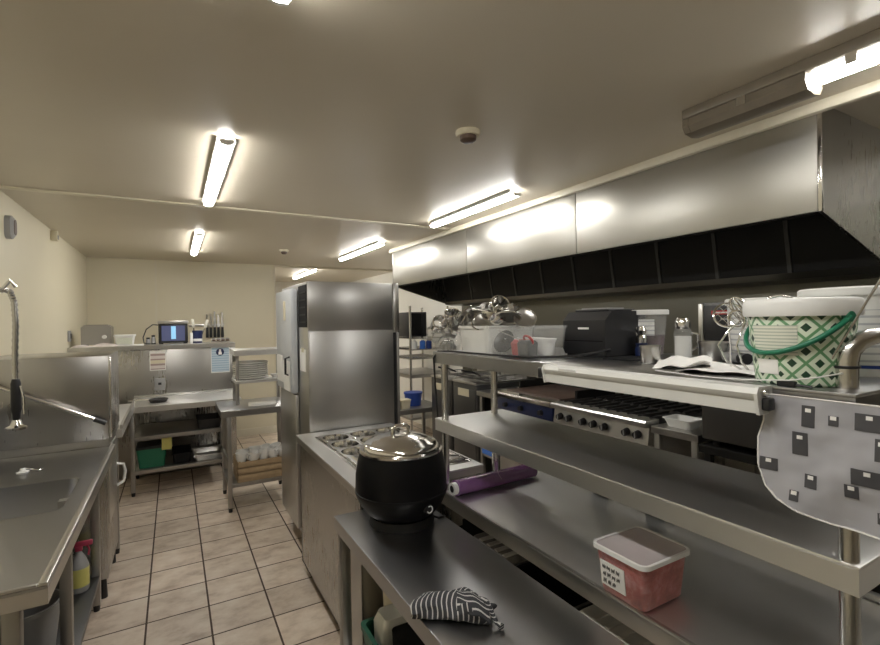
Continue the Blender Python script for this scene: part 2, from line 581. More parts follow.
# ---------------------------------------------------------------- extraction hood
HX, HY0, HY1, HZ = 2.30, .905, 5.2, 2.022
t = thing('extraction_hood', 'long stainless extraction hood hung along the right wall over the cooking line', 'extractor hood', (2.8, 3.05, 1.79))
for i, (a, b) in enumerate(((HY0 + .0125, 2.24), (2.246, 3.56), (3.566, HY1 - .0125))):
    B(HX, HX + .012, a, b, HZ, ZC, bev=.002).build('front_panel', 'steel_hood', t)
for a, b in ((HY0, HY0 + .012), (HY1 - .012, HY1)):
    MB().prism([(HX, HZ), (HX, ZC), (XR - .02, ZC), (XR - .02, 1.79), (3.1, 1.79)], 'y', a - .002, b).build('end_panel', 'steel_panel', t)
B(HX - .003, HX + .012, HY0 - .005, HY0 + .010, HZ - .002, ZC - .001, bev=.003).build('edge_highlight', 'chrome', t)  # bright strip added to stand in for the highlight along this edge
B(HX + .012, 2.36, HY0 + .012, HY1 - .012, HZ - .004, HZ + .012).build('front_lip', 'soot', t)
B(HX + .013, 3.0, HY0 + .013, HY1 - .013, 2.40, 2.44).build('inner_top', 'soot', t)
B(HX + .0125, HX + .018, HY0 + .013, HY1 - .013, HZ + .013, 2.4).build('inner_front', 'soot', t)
fy = [HY0 + .03 + k * .405 for k in range(10)] + [HY1 - .03]
for a, b in zip(fy, fy[1:]):
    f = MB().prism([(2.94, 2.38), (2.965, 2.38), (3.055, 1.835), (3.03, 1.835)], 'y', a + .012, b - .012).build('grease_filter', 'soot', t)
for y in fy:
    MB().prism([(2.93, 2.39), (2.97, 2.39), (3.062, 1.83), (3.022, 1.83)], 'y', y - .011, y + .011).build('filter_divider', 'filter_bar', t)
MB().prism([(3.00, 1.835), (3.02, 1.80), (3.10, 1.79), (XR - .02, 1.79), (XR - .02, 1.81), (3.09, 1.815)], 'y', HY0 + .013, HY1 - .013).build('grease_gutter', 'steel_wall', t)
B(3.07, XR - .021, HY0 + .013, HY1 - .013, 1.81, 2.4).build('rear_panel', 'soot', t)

# ---------------------------------------------------------------- generic bench
def lipped_top(mb, x0, x1, y0, y1, z, lip=.045, th=.004):
    mb.box(x0, x1, y0, y1, z - th * 2, z, bev=.003)
    e = .0015
    mb.box(x0 + e, x0 + th, y0 + e, y1 - e, z - lip, z - th * 2 + .001)
    mb.box(x1 - th, x1 - e, y0 + e, y1 - e, z - lip, z - th * 2 + .001)
    mb.box(x0 + th, x1 - th, y0 + e, y0 + th, z - lip, z - th * 2 + .001)
    mb.box(x0 + th, x1 - th, y1 - th, y1 - e, z - lip, z - th * 2 + .001)
    return mb

def square_leg(x, y, z, parent, s=.019, mat='steel_dull'):
    l = B(x - s, x + s, y - s, y + s, .035, z, bev=.003).build('leg', mat, parent)
    MB().cyl((x, y, 0), (x, y, .036), .015, .018, 12).build('foot', 'black', l)
    return l

# left sink bench
t = thing('sink_bench', 'stainless sink bench along the left wall with a deep basin', 'sink bench', (-.62, 2.45, 0))
X0, X1, Y0, Y1, Z = XL + .004, -.307, 1.64, 3.345, .90
MB().holed(X0, X1, Y0, Y1, Z, .008, [(-.80, -.385, 2.29, 2.74, .05)]).build('worktop', 'steel_dark_top', t)
mb = MB()
mb.box(X1 - .022, X1, Y0, Y1, Z + .0005, Z + .010, bev=.003)
mb.box(X1 - .004, X1, Y0 + .004, Y1, Z - .05, Z - .0085)
mb.box(X0, X1 - .0225, Y0, Y0 + .012, Z + .0005, Z + .009, bev=.003)
mb.box(X0, X1, Y0, Y0 + .004, Z - .05, Z - .0085)
mb.build('raised_edge', 'steel', t)
MB().rloft((-.5925, 2.515, 0), [(Z + .001, .212, .23, .055), (Z - .004, .2075, .225, .05), (Z - .2, .195, .212, .05), (Z - .225, .17, .19, .05), (Z - .228, .03, .03, .028)], caps=(False, True)).build('basin', 'steel_dark_top', t)
B(X0, X0 + .012, Y0, Y1, Z, Z + .25, bev=.003).build('upstand', 'steel_panel', t)
for x in (-.40, XL + .05):
    for y in (1.72, 2.45, 3.27):
        square_leg(x, y, Z - .008, t, .02)
lipped_top(MB(), XL + .03, -.38, 1.68, 3.3, .20, .03).build('undershelf', 'steel_black', t)
t = thing('basin_plug', 'small white plug lying on the sink bench behind the basin', 'plug', (-.64, 2.96, .90))
MB().lathe((-.64, 2.96, .90), [(0, 0), (.022, 0), (.026, .008), (.012, .014), (.008, .024), (0, .026)], 20).build('stopper', 'white_plastic', t)
MB().tube([(-.632, 2.965, .922), (-.61, 2.98, .91), (-.585, 2.97, .903), (-.57, 2.985, .903)], .003, 6).build('chain', 'chrome', t)

# pre-rinse spray
t = thing('spray_tap', 'pre-rinse spray tap hanging over the left sink with black grip', 'tap', (-.70, 2.78, .90))
MB().lathe((-.86, 2.78, .90), [(0, 0), (.03, 0), (.03, .012), (.014, .02), (.014, .80)], 20).build('riser', 'chrome', t)
MB().tube([(-.86, 2.78, 1.66), (-.84, 2.76, 1.74), (-.78, 2.73, 1.775), (-.70, 2.70, 1.775), (-.63, 2.665, 1.76)], .012, 10).build('arm', 'chrome', t)
path = [(-.63, 2.665, 1.765), (-.605, 2.66, 1.755), (-.592, 2.66, 1.71), (-.588, 2.66, 1.62), (-.592, 2.66, 1.5), (-.592, 2.66, 1.36)]
hose = MB()
fine = []
for a, b in zip(path, path[1:]):
    for k in range(8):
        fine.append(Vector(a).lerp(Vector(b), k / 8))
hose.tube(fine, .011, 10, radii=[.0125 if i % 2 else .010 for i in range(len(fine))])
hose.build('hose', 'tube', t)
MB().lathe((-.592, 2.66, 1.20), [(0, .18), (.013, .18), (.018, .16), (.019, .05), (.014, .03), (.012, 0), (0, 0)], 18).build('grip', 'black', t)
MB().lathe((-.592, 2.66, 1.165), [(0, 0), (.036, 0), (.037, .01), (.022, .018), (.014, .04), (0, .04)], 24).build('spray_head', 'chrome', t)
MB().tube([(-.575, 2.65, 1.35), (-.562, 2.64, 1.30), (-.562, 2.64, 1.23)], .004, 6).build('trigger', 'chrome', t)
MB().tube([(-.63, 2.665, 1.765), (-.60, 2.64, 1.80), (-.585, 2.655, 1.775)], .008, 8).build('hook', 'chrome', t)

# hood dishwasher
t = thing('dishwasher', 'stainless pass-through dishwasher with a tall hood at the end of the sink bench', 'dishwasher', (-.63, 3.65, 0))
DX0, DX1, DY0, DY1 = XL + .01, -.334, 3.352, 3.94
B(DX0 + .01, DX1 - .02, DY0 + .02, DY1 - .02, .12, .90, bev=.004).build('body', 'steel_panel', t)
B(DX0, DX1, DY0, DY1, .94, 1.43, bev=.006).build('wash_hood', 'steel_panel', t)
B(DX0 + .005, DX1 - .005, DY0 + .005, DY1 - .005, .90, .94).build('tank_rim', 'steel', t)
B(DX1 - .001, DX1 + .012, DY0 + .005, DY0 + .045, .95, 1.42, bev=.003).build('corner_strip', 'chrome', t)
lv = MB().tube([(-.86, 3.315, 1.318), (-.62, 3.315, 1.188), (-.39, 3.315, 1.066)], .011, 12).build('lever', 'chrome', t)
MB().tube([(-.40, 3.315, 1.071), (-.345, 3.315, 1.042)], .0145, 12).build('lever_grip', 'black', lv)
MB().cyl((-.86, 3.315, 1.318), (-.86, 3.352, 1.318), .016).build('pivot', 'chrome', t)
for x, y in ((DX0 + .05, DY0 + .06), (DX1 - .05, DY0 + .06), (DX0 + .05, DY1 - .06), (DX1 - .05, DY1 - .06)):
    MB().cyl((x, y, 0), (x, y, .12), .022, .016, 14).build('foot', 'black', t)
B(DX1 - .021, DX1 - .012, DY0 + .08, DY1 - .08, .42, .86, bev=.003).build('front_panel', 'steel', t)
MB().tube([(DX1 - .02, 3.90, .66), (DX1 + .02, 3.91, .65), (DX1 + .03, 3.92, .60), (DX1 + .02, 3.92, .53), (DX1 - .02, 3.90, .51)], .009, 10).build('drain_hose', 'white_plastic', t)

# dish outlet table beyond the dishwasher
t = thing('outlet_table', 'narrow stainless outlet table beyond the dishwasher along the left wall', 'table', (-.62, 4.55, 0))
lipped_top(MB(), XL + .004, -.32, 3.95, 5.19, .885, .06).build('worktop', 'steel_top', t)
B(-.335, -.318, 3.95, 5.19, .885, .915, bev=.003).build('raised_edge', 'steel', t)
for x, y in ((-.37, 4.02), (XL + .05, 4.02), (XL + .05, 5.12)):
    square_leg(x, y, .87, t, .017)

# bits under the sink bench
def trigger_bottle(x, y, z, label, body, cap, s=1.0):
    t = thing('spray_bottle', label, 'spray bottle', (x, y, z))
    MB().lathe((x, y, z), [(0, 0), (.04 * s, 0), (.043 * s, .01), (.043 * s, .13 * s), (.03 * s, .17 * s), (.014 * s, .20 * s), (.014 * s, .21 * s), (0, .21 * s)], 20).build('bottle', body, t)
    MB().lathe((x, y, z), [(.0437 * s, .03 * s), (.0437 * s, .125 * s)], 20, cap=False).build('label_band', 'yellow', t)
    h = MB()
    h.box(x - .016 * s, x + .016 * s, y - .012 * s, y + .012 * s, z + .21 * s, z + .235 * s, bev=.003)
    h.box(x - .02 * s, x + .06 * s, y - .010 * s, y + .010 * s, z + .232 * s, z + .258 * s, bev=.004)
    h.tube([(x + .035 * s, y, z + .235 * s), (x + .045 * s, y, z + .21 * s), (x + .04 * s, y, z + .18 * s)], .005 * s, 6)
    h.build('trigger_head', cap, t)
    return t
trigger_bottle(-.455, 3.13, .20, 'white spray bottle with pink trigger and yellow label under the sink bench', 'grey_plastic', 'pink', 1.0)
def bucket(x, y, z, r0, r1, h, label, mat, cat='bucket', name='bucket', lid=None):
    t = thing(name, label, cat, (x, y, z))
    MB().lathe((x, y, z), [(0, 0), (r0, 0), (r1, h), (r1 + .008, h), (r1 + .008, h - .015), (r1 - .002, h - .015), (r1 - .006, h), (r0 - .006, .006), (0, .006)], 32).build('pail', mat, t)
    a = [(x + (r1 + .008) * math.cos(k * PI / 10), y + .01 + (r1 + .03) * .3 * math.sin(k * PI / 10), z + h - .012 - (r1 * .9) * math.sin(k * PI / 10)) for k in range(11)]
    MB().tube(a, .003, 6).build('handle', 'chrome', t)
    return t
bucket(-.56, 2.62, .20, .09, .115, .22, 'grey bucket on the shelf under the sink bench', 'grey_plastic')
t = thing('storage_box', 'dark grey crate low under the near end of the sink bench', 'crate', (-.56, 1.98, .2))
MB().rloft((-.56, 1.98, .2), [(0, .13, .17, .02), (.22, .15, .19, .02), (.22, .142, .182, .02), (.012, .122, .162, .02)], caps=(True, True)).build('crate_body', 'black_matt', t)
B(-.70, -.42, 1.80, 2.16, .415, .43, bev=.004).build('crate_rim', 'grey_plastic', t)

# ---------------------------------------------------------------- back dish bench with servery shelf
t = thing('back_bench', 'stainless bench across the back with a tall splashback and two shelves under it', 'bench', (-.05, 5.56, 0))
BY0, BY1, BZ = 5.22, 5.92, .84
lipped_top(MB(), -.37, .60, BY0, BY1, BZ, .055).build('worktop', 'steel_top', t)
B(-.37, .60, BY1 - .06, BY1, BZ, BZ + .02, bev=.004).build('rear_ledge', 'steel', t)
for z in (.555, .24):
    lipped_top(MB(), -.34, .47, BY0 + .02, BY1 - .02, z, .035).build('undershelf', 'steel_dull', t)
for x, y in ((-.35, BY0 + .05), (.46, BY0 + .05), (-.35, BY1 - .05), (.46, BY1 - .05)):
    square_leg(x, y, BZ - .008, t, .019)
t = thing('servery_divider', 'tall stainless divider panel behind the back bench carrying a long shelf', 'divider', (-.15, 6.1, 0))
B(XL + .005, .62, BY1 + .003, BY1 + .05, 0, 1.35, bev=.002).build('panel', 'steel_panel', t)
lipped_top(MB(), XL + .005, .62, BY1 - .02, 6.46, 1.388, .045).build('shelf', 'steel', t)
for x in (XL + .1, -.15, .57):
    square_leg(x, 6.40, 1.37, t, .019)
def notice(name, label, x0, x1, y, z0, z1, mat):
    t = thing(name, label, 'notice', ((x0 + x1) / 2, y, z0))
    B(x0, x1, y - .002, y, z0, z1).build('sheet', 'paper', t)
    return t
t = notice('notice', 'pink and cream banded notice stuck on the back splashback', -.225, -.075, BY1 + .001, 1.115, 1.325, 'paper')
B(-.218, -.082, BY1 - .0025, BY1 - .001, 1.125, 1.30).build('printed_bands', 'pink_print', t)
B(-.218, -.082, BY1 - .003, BY1 - .0024, 1.19, 1.225).build('yellow_band', 'cream_plastic', t)
t = notice('notice', 'pale blue notice with a round dark emblem on the back splashback', .365, .56, BY1 + .001, 1.05, 1.345, 'paper')
B(.372, .553, BY1 - .0025, BY1 - .001, 1.06, 1.335).build('printed_sheet', 'blue_print', t)
MB().cyl((.46, BY1 - .0045, 1.285), (.46, BY1 - .002, 1.285), .042, seg=24).build('emblem', 'blue_panel', t)
fg = MB().lathe((0, 0, 0), [(0, .0), (.018, .0), (.016, .03), (.008, .04)], 12)
fg.cyl((.0, 0, .043), (.0, 0, .06), .010, seg=12)
o = fg.build('emblem_figure', 'paper', t, local=True)
o.location = (.46 - t.location.x, BY1 - .005 - t.location.y, 1.255 - t.location.z); o.scale = (1, .08, 1)
# socket on splashback
t = thing('power_socket', 'pale socket low on the back splashback under the banded notice', 'socket', (-.13, BY1, .93))
B(-.185, -.085, BY1 - .018, BY1, .90, 1.03, bev=.004).build('faceplate', 'grey_plastic', t)
B(-.15, -.12, BY1 - .022, BY1 - .017, .96, .985).build('rocker', 'black', t)

# things on the servery shelf
SZ = 1.388
t = thing('toaster', 'grey steel toaster at the left end of the back shelf', 'toaster', (-.70, 6.15, SZ))
MB().prism([(-.83, SZ + .02), (-.57, SZ + .02), (-.57, SZ + .20), (-.60, SZ + .225), (-.80, SZ + .225), (-.83, SZ + .20)], 'y', 6.05, 6.27).build('body', 'steel_dull', t)
B(-.79, -.61, 6.09, 6.11, SZ + .2255, SZ + .228).build('slot', 'black', t)
B(-.79, -.61, 6.19, 6.21, SZ + .2255, SZ + .228).build('slot', 'black', t)
MB().cyl((-.63, 6.02, SZ + .10), (-.63, 6.05, SZ + .10), .02).build('dial', 'white_plastic', t)
for x in (-.80, -.60):
    for y in (6.08, 6.24):
        MB().cyl((x, y, SZ), (x, y, SZ + .02), .012).build('foot', 'black', t)
t = thing('food_container', 'white lidded container with pale green print beside the toaster', 'container', (-.45, 6.02, SZ))
MB().rloft((-.45, 6.02, SZ), [(0, .075, .06, .02), (.10, .09, .07, .02)]).build('tub', 'white_plastic', t)
MB().rloft((-.45, 6.02, SZ + .10), [(0, .097, .077, .022), (.02, .097, .077, .022)]).build('lid', 'white_plastic', t)
B(-.52, -.38, 5.951, 5.956, SZ + .02, SZ + .085).build('printed_band', 'text_lines', t)
M['cloth'] = plain('pale_pink_cloth', (.70, .64, .62), .9)
mb = MB()
gx, gy = 14, 8
vs = {}
for i in range(gx + 1):
    for j in range(gy + 1):
        u, v = i / gx, j / gy
        x = -.89 + .42 * u + .02 * math.sin(7 * v)
        y = 5.915 + .17 * v
        z = SZ + .004 + .020 * (1 + math.sin(9 * u + 3 * v)) * math.sin(PI * v) ** .6 * math.sin(PI * min(u * 1.1, 1)) ** .5
        vs[i, j] = (mb.bm.verts.new((x, y, z)), mb.bm.verts.new((x, y, SZ + .001)))
for i in range(gx):
    for j in range(gy):
        mb.bm.faces.new((vs[i, j][0], vs[i + 1, j][0], vs[i + 1, j + 1][0], vs[i, j + 1][0]))
        mb.bm.faces.new((vs[i, j][1], vs[i, j + 1][1], vs[i + 1, j + 1][1], vs[i + 1, j][1]))
for a, b in [((i, 0), (i + 1, 0)) for i in range(gx)] + [((i, gy), (i + 1, gy)) for i in range(gx)] + [((0, j), (0, j + 1)) for j in range(gy)] + [((gx, j), (gx, j + 1)) for j in range(gy)]:
    mb.bm.faces.new((vs[a][0], vs[b][0], vs[b][1], vs[a][1]))
tag(mb.build('cloth', 'cloth'), 'pale crumpled cloth at the left end of the back shelf edge', 'cloth')
tag(B(-.40, -.28, 5.95, 6.05, SZ, SZ + .012, bev=.003).build('paper_stack', 'paper'), 'small white paper pad on the back shelf left of the glowing screen', 'paper')
t = thing('screen_unit', 'small black unit with a glowing blue screen on the back shelf', 'screen', (0.0, 6.2, SZ))
B(-.145, .145, 6.12, 6.30, SZ + .01, SZ + .255, bev=.008).build('case', 'black', t)
B(-.15, .15, 6.11, 6.31, SZ + .225, SZ + .262, bev=.006).build('top_cover', 'steel', t)
B(-.115, .115, 6.114, 6.119, SZ + .035, SZ + .205).build('screen', 'screen_dim', t)
B(-.022, .025, 6.110, 6.1135, SZ + .055, SZ + .20, bev=.001).build('bright_screen_area', 'screen', t)
for x in (-.12, .12):
    B(x - .02, x + .02, 6.13, 6.29, SZ, SZ + .01).build('foot', 'black', t)
M['cord'] = M['black']
MB().tube([(-.15, 6.2, SZ + .215), (-.20, 6.18, SZ + .22), (-.26, 6.15, SZ + .17), (-.29, 6.12, SZ + .08), (-.28, 6.08, SZ + .02), (-.22, 6.05, SZ + .012), (-.17, 6.03, SZ + .012)], .006, 8).build('power_cord', 'black', t)
for k, (x, h, lab) in enumerate(((-.245, .06, 'short dark spice jar left of the glowing screen, by the cord loop'), (-.195, .085, 'taller dark spice jar right against the glowing screen'))):
    t = thing('spice_jar', lab, 'jar', (x, 6.16, SZ), 'dark jars by the screen unit')
    MB().lathe((x, 6.16, SZ), [(0, 0), (.020, 0), (.022, .005), (.022, h * .8), (.016, h), (0, h)], 16).build('jar_body', 'grey_plastic', t)
    MB().lathe((x, 6.16, SZ + h), [(0, 0), (.018, 0), (.018, .018), (0, .02)], 16).build('jar_cap', 'black', t)
t = thing('utensil_pot', 'blue pot on the back shelf right of the glowing screen', 'pot', (.245, 6.2, SZ))
MB().lathe((.245, 6.2, SZ), [(0, 0), (.05, 0), (.055, .14), (.055, .145), (.050, .145), (.046, .006), (0, .006)], 24).build('pot_body', 'blue_panel', t)
MB().lathe((.245, 6.2, SZ), [(.0525, .02), (.0535, .05)], 24, cap=False).build('pale_band', 'white_plastic', t)
def spatula(x, y, z, lean, label):
    t = thing('spatula', label, 'spatula', (x, y, z), 'cream utensils in the blue pot')
    MB().cyl((x, y, z), (x + lean * .6, y, z + .17), .006, seg=10).build('shaft', 'chrome', t)
    o = B(-.016, .016, -.004, .004, 0, .10, bev=.003, mat=Matrix.Rotation(math.atan2(lean * .6, .17), 4, 'Y')).build('blade', 'handle_white', t, local=True)
    o.location = (lean * .6, 0, .165)
spatula(.225, 6.2, SZ + .01, -.03, 'cream spatula leaning left in the blue pot')
spatula(.27, 6.2, SZ + .01, .09, 'cream spatula leaning right in the blue pot')
tag(B(.165, .195, 6.12, 6.22, SZ, SZ + .12, bev=.006).build('bottle_box', 'white_plastic'), 'narrow white carton between the glowing screen and the blue pot', 'carton')
# magnetic knife rail on the back wall
t = thing('knife_rail', 'magnetic knife rail on the back wall', 'knife rail', (.46, YB, 1.56))
B(.18, .62, YB - .02, YB, 1.575, 1.605, bev=.003).build('magnet_bar', 'steel', t)
for x in (.20, .60):
    MB().cyl((x, YB - .024, 1.59), (x, YB - .018, 1.59), .008, seg=12).build('screw', 'chrome', t)
klab = ['first knife from the left on the back wall rail', 'second knife from the left on the back wall rail', 'third knife from the left on the back wall rail', 'fourth knife from the left on the back wall rail', 'rightmost knife on the back wall rail']
for k, x in enumerate((.405, .45, .50, .545, .595)):
    t = thing('kitchen_knife', 'black handled ' + klab[k], 'knife', (x, YB - .024, 1.42), 'knives on the back wall rail')
    L = (.21, .22, .25, .21, .24)[k]
    MB().prism([(x - .012, 1.555), (x + .012, 1.555), (x + .017, 1.59), (x + .010, 1.52 + L), (x - .008, 1.535 + L), (x - .014, 1.59)], 'y', YB - .0235, YB - .0205).build('blade', 'chrome', t)
    hd = MB().rloft((x, YB - .03, 1.42), [(0, .017, .011, .008), (.03, .019, .012, .008), (.12, .015, .010, .007), (.14, .016, .010, .006)]).build('handle', 'black', t)
t = thing('spice_rack', 'small wire caddy of jars under the knives on the back shelf', 'caddy', (.50, 6.33, SZ))
cd = MB()
for z in (.01, .055):
    cd.tube([(.40, 6.29, SZ + z * .6), (.60, 6.29, SZ + z * .6), (.60, 6.37, SZ + z * .6), (.40, 6.37, SZ + z * .6)], .003, 6, closed=True)
for x in (.40, .45, .5, .55, .60):
    cd.tube([(x, 6.29, SZ + .033), (x, 6.29, SZ + .003), (x, 6.37, SZ + .003), (x, 6.37, SZ + .033)], .002, 6)
cd.build('rack', 'tube', t)
for i in range(4):
    j = MB().lathe((.426 + .05 * i, 6.33, SZ + .006), [(0, 0), (.018, 0), (.018, .028), (0, .030)], 14).build('jar', 'copper', t)
    MB().lathe((.426 + .05 * i, 6.33, SZ + .036), [(0, 0), (.017, 0), (.017, .010), (0, .010)], 14).build('lid', 'grey_plastic', j)

# things under and on the back bench
t = thing('cleaning_tub', 'green tub on the lower shelf of the back bench, left end', 'tub', (-.20, 5.42, .24))
MB().rloft((-.20, 5.42, .24), [(0, .105, .12, .025), (.18, .125, .135, .025), (.18, .118, .128, .025), (.01, .098, .113, .025)]).build('tub_body', 'green', t)
MB().rloft((-.20, 5.42, .42), [(0, .128, .138, .025), (.025, .128, .138, .025)]).build('tub_lid', 'black', t)
tag(MB().prism([(5.27, .40), (5.285, .40), (5.275, .52), (5.26, .52)], 'x', -.115, -.03).build('cleaning_cloth', 'yellow'), 'yellow cloth hung over the front of the green tub', 'cloth')
bpy.data.objects['cleaning_cloth'].location.y = 5.274
for nm, x0, x1, z0, h, mat, lab in (('storage_box', -.03, .14, .24, .10, 'black_matt', 'black box on the lower shelf of the back bench beside the green tub'), ('baking_tray', .15, .44, .24, .05, 'steel', 'shallow steel tray on the lower shelf of the back bench, right end'), ('roasting_pan', .19, .42, .555, .09, 'iron', 'black roasting pan on the upper shelf of the back bench')):
    t = thing(nm, lab, 'tray' if 'tray' in nm else ('pan' if 'pan' in nm else 'box'), ((x0 + x1) / 2, 5.45, z0))
    hx = (x1 - x0) / 2
    MB().rloft(((x0 + x1) / 2, 5.45, z0), [(0, hx * .86, .15, .03), (h, hx * .97, .17, .03), (h, hx * .92, .16, .03), (.006, hx * .82, .145, .03)]).build('body', mat, t)
    rm = MB()
    c = [((x0 + x1) / 2 + sx * hx * .96, 5.45 + sy * .168, z0 + h) for sx, sy in ((-1, -1), (1, -1), (1, 1), (-1, 1))]
    rm.tube(c, .006, 8, closed=True).build('rim', mat, t)
t = thing('frying_pan', 'small black pan with a pale handle on the back bench', 'pan', (-.22, 5.48, BZ))
MB().lathe((-.14, 5.46, BZ), [(0, 0), (.07, 0), (.088, .03), (.084, .032), (.066, .005), (0, .005)], 28).build('pan_body', 'iron', t)
MB().tube([(-.222, 5.46, BZ + .025), (-.30, 5.46, BZ + .035), (-.39, 5.45, BZ + .03)], .008, 8).build('handle', 'chrome', t)

# ---------------------------------------------------------------- plate cart
CX0, CX1, CY0, CY1, CZ = .335, .93, 4.36, 4.95, .865
t = thing('plate_stand', 'stainless side table with two overshelves for plates left of the fridge', 'side table', (.62, 4.65, 0))
lipped_top(MB(), CX0, CX1, CY0, CY1, CZ, .055).build('worktop', 'steel_dark_top', t)
for x in (.40, .905):
    for y in (4.38, 4.89):
        square_leg(x, y, CZ - .008, t, .017)
lipped_top(MB(), .385, .925, 4.365, 4.91, .235, .03).build('undershelf', 'steel_dull', t)
B(.385, .40, 4.38, 4.89, .42, .44).build('side_rail', 'steel_dull', t)
lipped_top(MB(), .48, .925, 4.62, 4.94, 1.085, .028).build('overshelf', 'steel_top', t)
lipped_top(MB(), .465, .925, 4.56, 4.95, 1.365, .05).build('top_shelf', 'steel_top', t)
for x in (.50, .905):
    for y in (4.64, 4.92):
        B(x - .013, x + .013, y - .013, y + .013, CZ, 1.36, bev=.002).build('post', 'steel_dull', t)
plate = MB().lathe((0, 0, 0), [(0, 0), (.085, 0), (.096, .006), (.151, .010), (.155, .013), (.156, .020), (.152, .023), (.095, .011), (.084, .006), (0, .006)], 40).build('dinner_plate', 'china', local=True)
plate.location = (.632, 4.78, 1.085)
tag(plate, 'bottom white dinner plate of the stack on the overshelf left of the fridge', 'plate', 'stacked dinner plates')
names = ['second white dinner plate from the bottom of the stack on the overshelf', 'third white dinner plate from the bottom of the stack on the overshelf', 'fourth white dinner plate up in the overshelf stack', 'fifth white dinner plate up in the overshelf stack', 'sixth white dinner plate up in the overshelf stack', 'seventh white dinner plate up in the overshelf stack', 'topmost white dinner plate of the overshelf stack']
for k, nm in enumerate(names):
    p = plate.copy(); COL.objects.link(p)
    p.location = (.632 + rnd(-.003, .003), 4.78 + rnd(-.003, .003), 1.085 + (k + 1) * .0195)
    p['label'] = nm
t = thing('small_bowl', 'small white bowl right of the plate stack', 'bowl', (.845, 4.72, 1.085))
MB().lathe((.845, 4.72, 1.085), [(0, 0), (.025, 0), (.045, .03), (.046, .034), (.042, .032), (.022, .006), (0, .006)], 24).build('bowl_body', 'china', t)
MB().lathe((.845, 4.72, 1.085), [(.0255, .001), (.027, .004)], 24, cap=False).build('foot_ring', 'china', t)
tag(B(-.12, .12, -.085, .085, 0, .012, bev=.003).build('paper_pad', 'paper', local=True), 'white paper pad on the side table under the plates', 'paper')
bpy.data.objects['paper_pad'].location = (.70, 4.56, CZ); bpy.data.objects['paper_pad'].rotation_euler = (0, 0, -.12)
# basket with cups
t = thing('wicker_basket', 'brown slatted basket of white cups low on the side table', 'basket', (.66, 4.56, .235))
bx0, bx1, by0, by1, bz = .46, .90, 4.385, 4.72, .235
mb = MB(); mb.box(bx0, bx1, by0, by1, bz, bz + .012)
mb.build('base_board', 'cardboard', t)
for k in range(3):
    z0 = bz + .012 + k * .056
    mb = MB()
    mb.box(bx0, bx1, by0, by0 + .010, z0, z0 + .048, bev=.003)
    mb.box(bx0, bx1, by1 - .010, by1, z0, z0 + .048, bev=.003)
    mb.box(bx0, bx0 + .010, by0, by1, z0, z0 + .048, bev=.003)
    mb.box(bx1 - .010, bx1, by0, by1, z0, z0 + .048, bev=.003)
    mb.build('slat', 'cardboard', t)
for x in (bx0 + .012, bx1 - .026):
    for y in (by0 + .010, by1 - .024):
        B(x, x + .014, y, y + .014, bz + .012, bz + .178).build('corner_post', 'cardboard', t)
cup = thing('tea_cup', 'white cup at the front left corner of the basket', 'cup', (.50, 4.43, .33), 'white cups in the basket')
MB().lathe((0, 0, 0), [(0, 0), (.024, 0), (.026, .006), (.036, .03), (.041, .07), (.038, .07), (.032, .03), (.022, .010), (0, .010)], 24).build('cup_body', 'china', cup, local=True)
MB().tube([(.037, 0, .058), (.056, 0, .055), (.060, 0, .038), (.050, 0, .022), (.034, 0, .02)], .0045, 6).build('handle', 'china', cup, local=True)
cups = [(.59, 4.43, .345, 'white cup second from the left in the front row of the basket'), (.68, 4.435, .345, 'white cup third from the left in the front row of the basket'), (.77, 4.43, .345, 'white cup fourth from the left in the front row of the basket'), (.855, 4.44, .345, 'white cup at the front right end of the basket beside the fridge'),
        (.52, 4.53, .35, 'white cup at the left end of the back row in the basket'), (.62, 4.53, .36, 'white cup second from the left in the back row of the basket'), (.72, 4.53, .36, 'white cup third from the left in the back row of the basket'), (.81, 4.53, .36, 'white cup at the right end of the back row in the basket')]
cup.location.z = .392
cup.scale = (1.25, 1.25, 1.25)
for x, y, z, lab in cups:
    c = copy_tree(cup)
    c.location = (x, y, z + .045); c.scale = (1.25, 1.25, 1.25); c.rotation_euler = (rnd(-.25, .25), rnd(-.25, .25), rnd(0, 6))
    c['label'] = lab
# padding the cups sit on
tag(B(bx0 + .03, bx1 - .03, by0 + .03, by1 - .03, bz + .0125, .388, bev=.01).build('folded_liner', 'cardboard'), 'folded brown liner inside the basket beneath the cups', 'liner')

# ---------------------------------------------------------------- fridge
FX0, FX1, FY0, FY1, FZ = .77, 1.42, 3.13, 3.95, 1.875
t = thing('fridge', 'tall stainless upright fridge standing in the middle of the kitchen', 'fridge', (1.1, 3.54, 0))
B(FX0, FX1, FY0, FY1, .11, FZ, bev=.004).build('body', 'steel_fridge', t)
B(FX0 + .002, FX1 - .045, FY0 - .006, FY0 + .001, 1.545, FZ - .002, bev=.002).build('upper_panel', 'steel_fridge', t)
B(FX0 + .008, FX1 - .045, FY0 - .006, FY0 + .001, .12, 1.535, bev=.002).build('side_panel', 'steel_fridge', t)
B(FX1 - .042, FX1 + .004, FY0 - .012, FY0 + .03, 1.53, FZ, bev=.003).build('edge_trim', 'steel', t)
B(FX1 - .04, FX1 - .018, FY0 - .004, FY0 + .0, .12, 1.52).build('dark_seam', 'black', t)
B(FX1 - .016, FX1 + .003, FY0 - .008, FY0 + .01, .12, 1.52, bev=.002).build('edge_strip', 'steel_dull', t)
B(FX0 - .004, FX0 + .001, FY0 + .01, FY0 + .24, 1.57, FZ - .02).build('vent_recess', 'black_matt', t)
for k in range(5):
    B(FX0 - .008, FX0 - .002, FY0 + .02, FY0 + .23, 1.60 + k * .05, 1.61 + k * .05).build('vent_louvre', 'soot', t)
M['door_grey'] = plain('pale_grey_door', (.50, .52, .54), .35, var=.05)
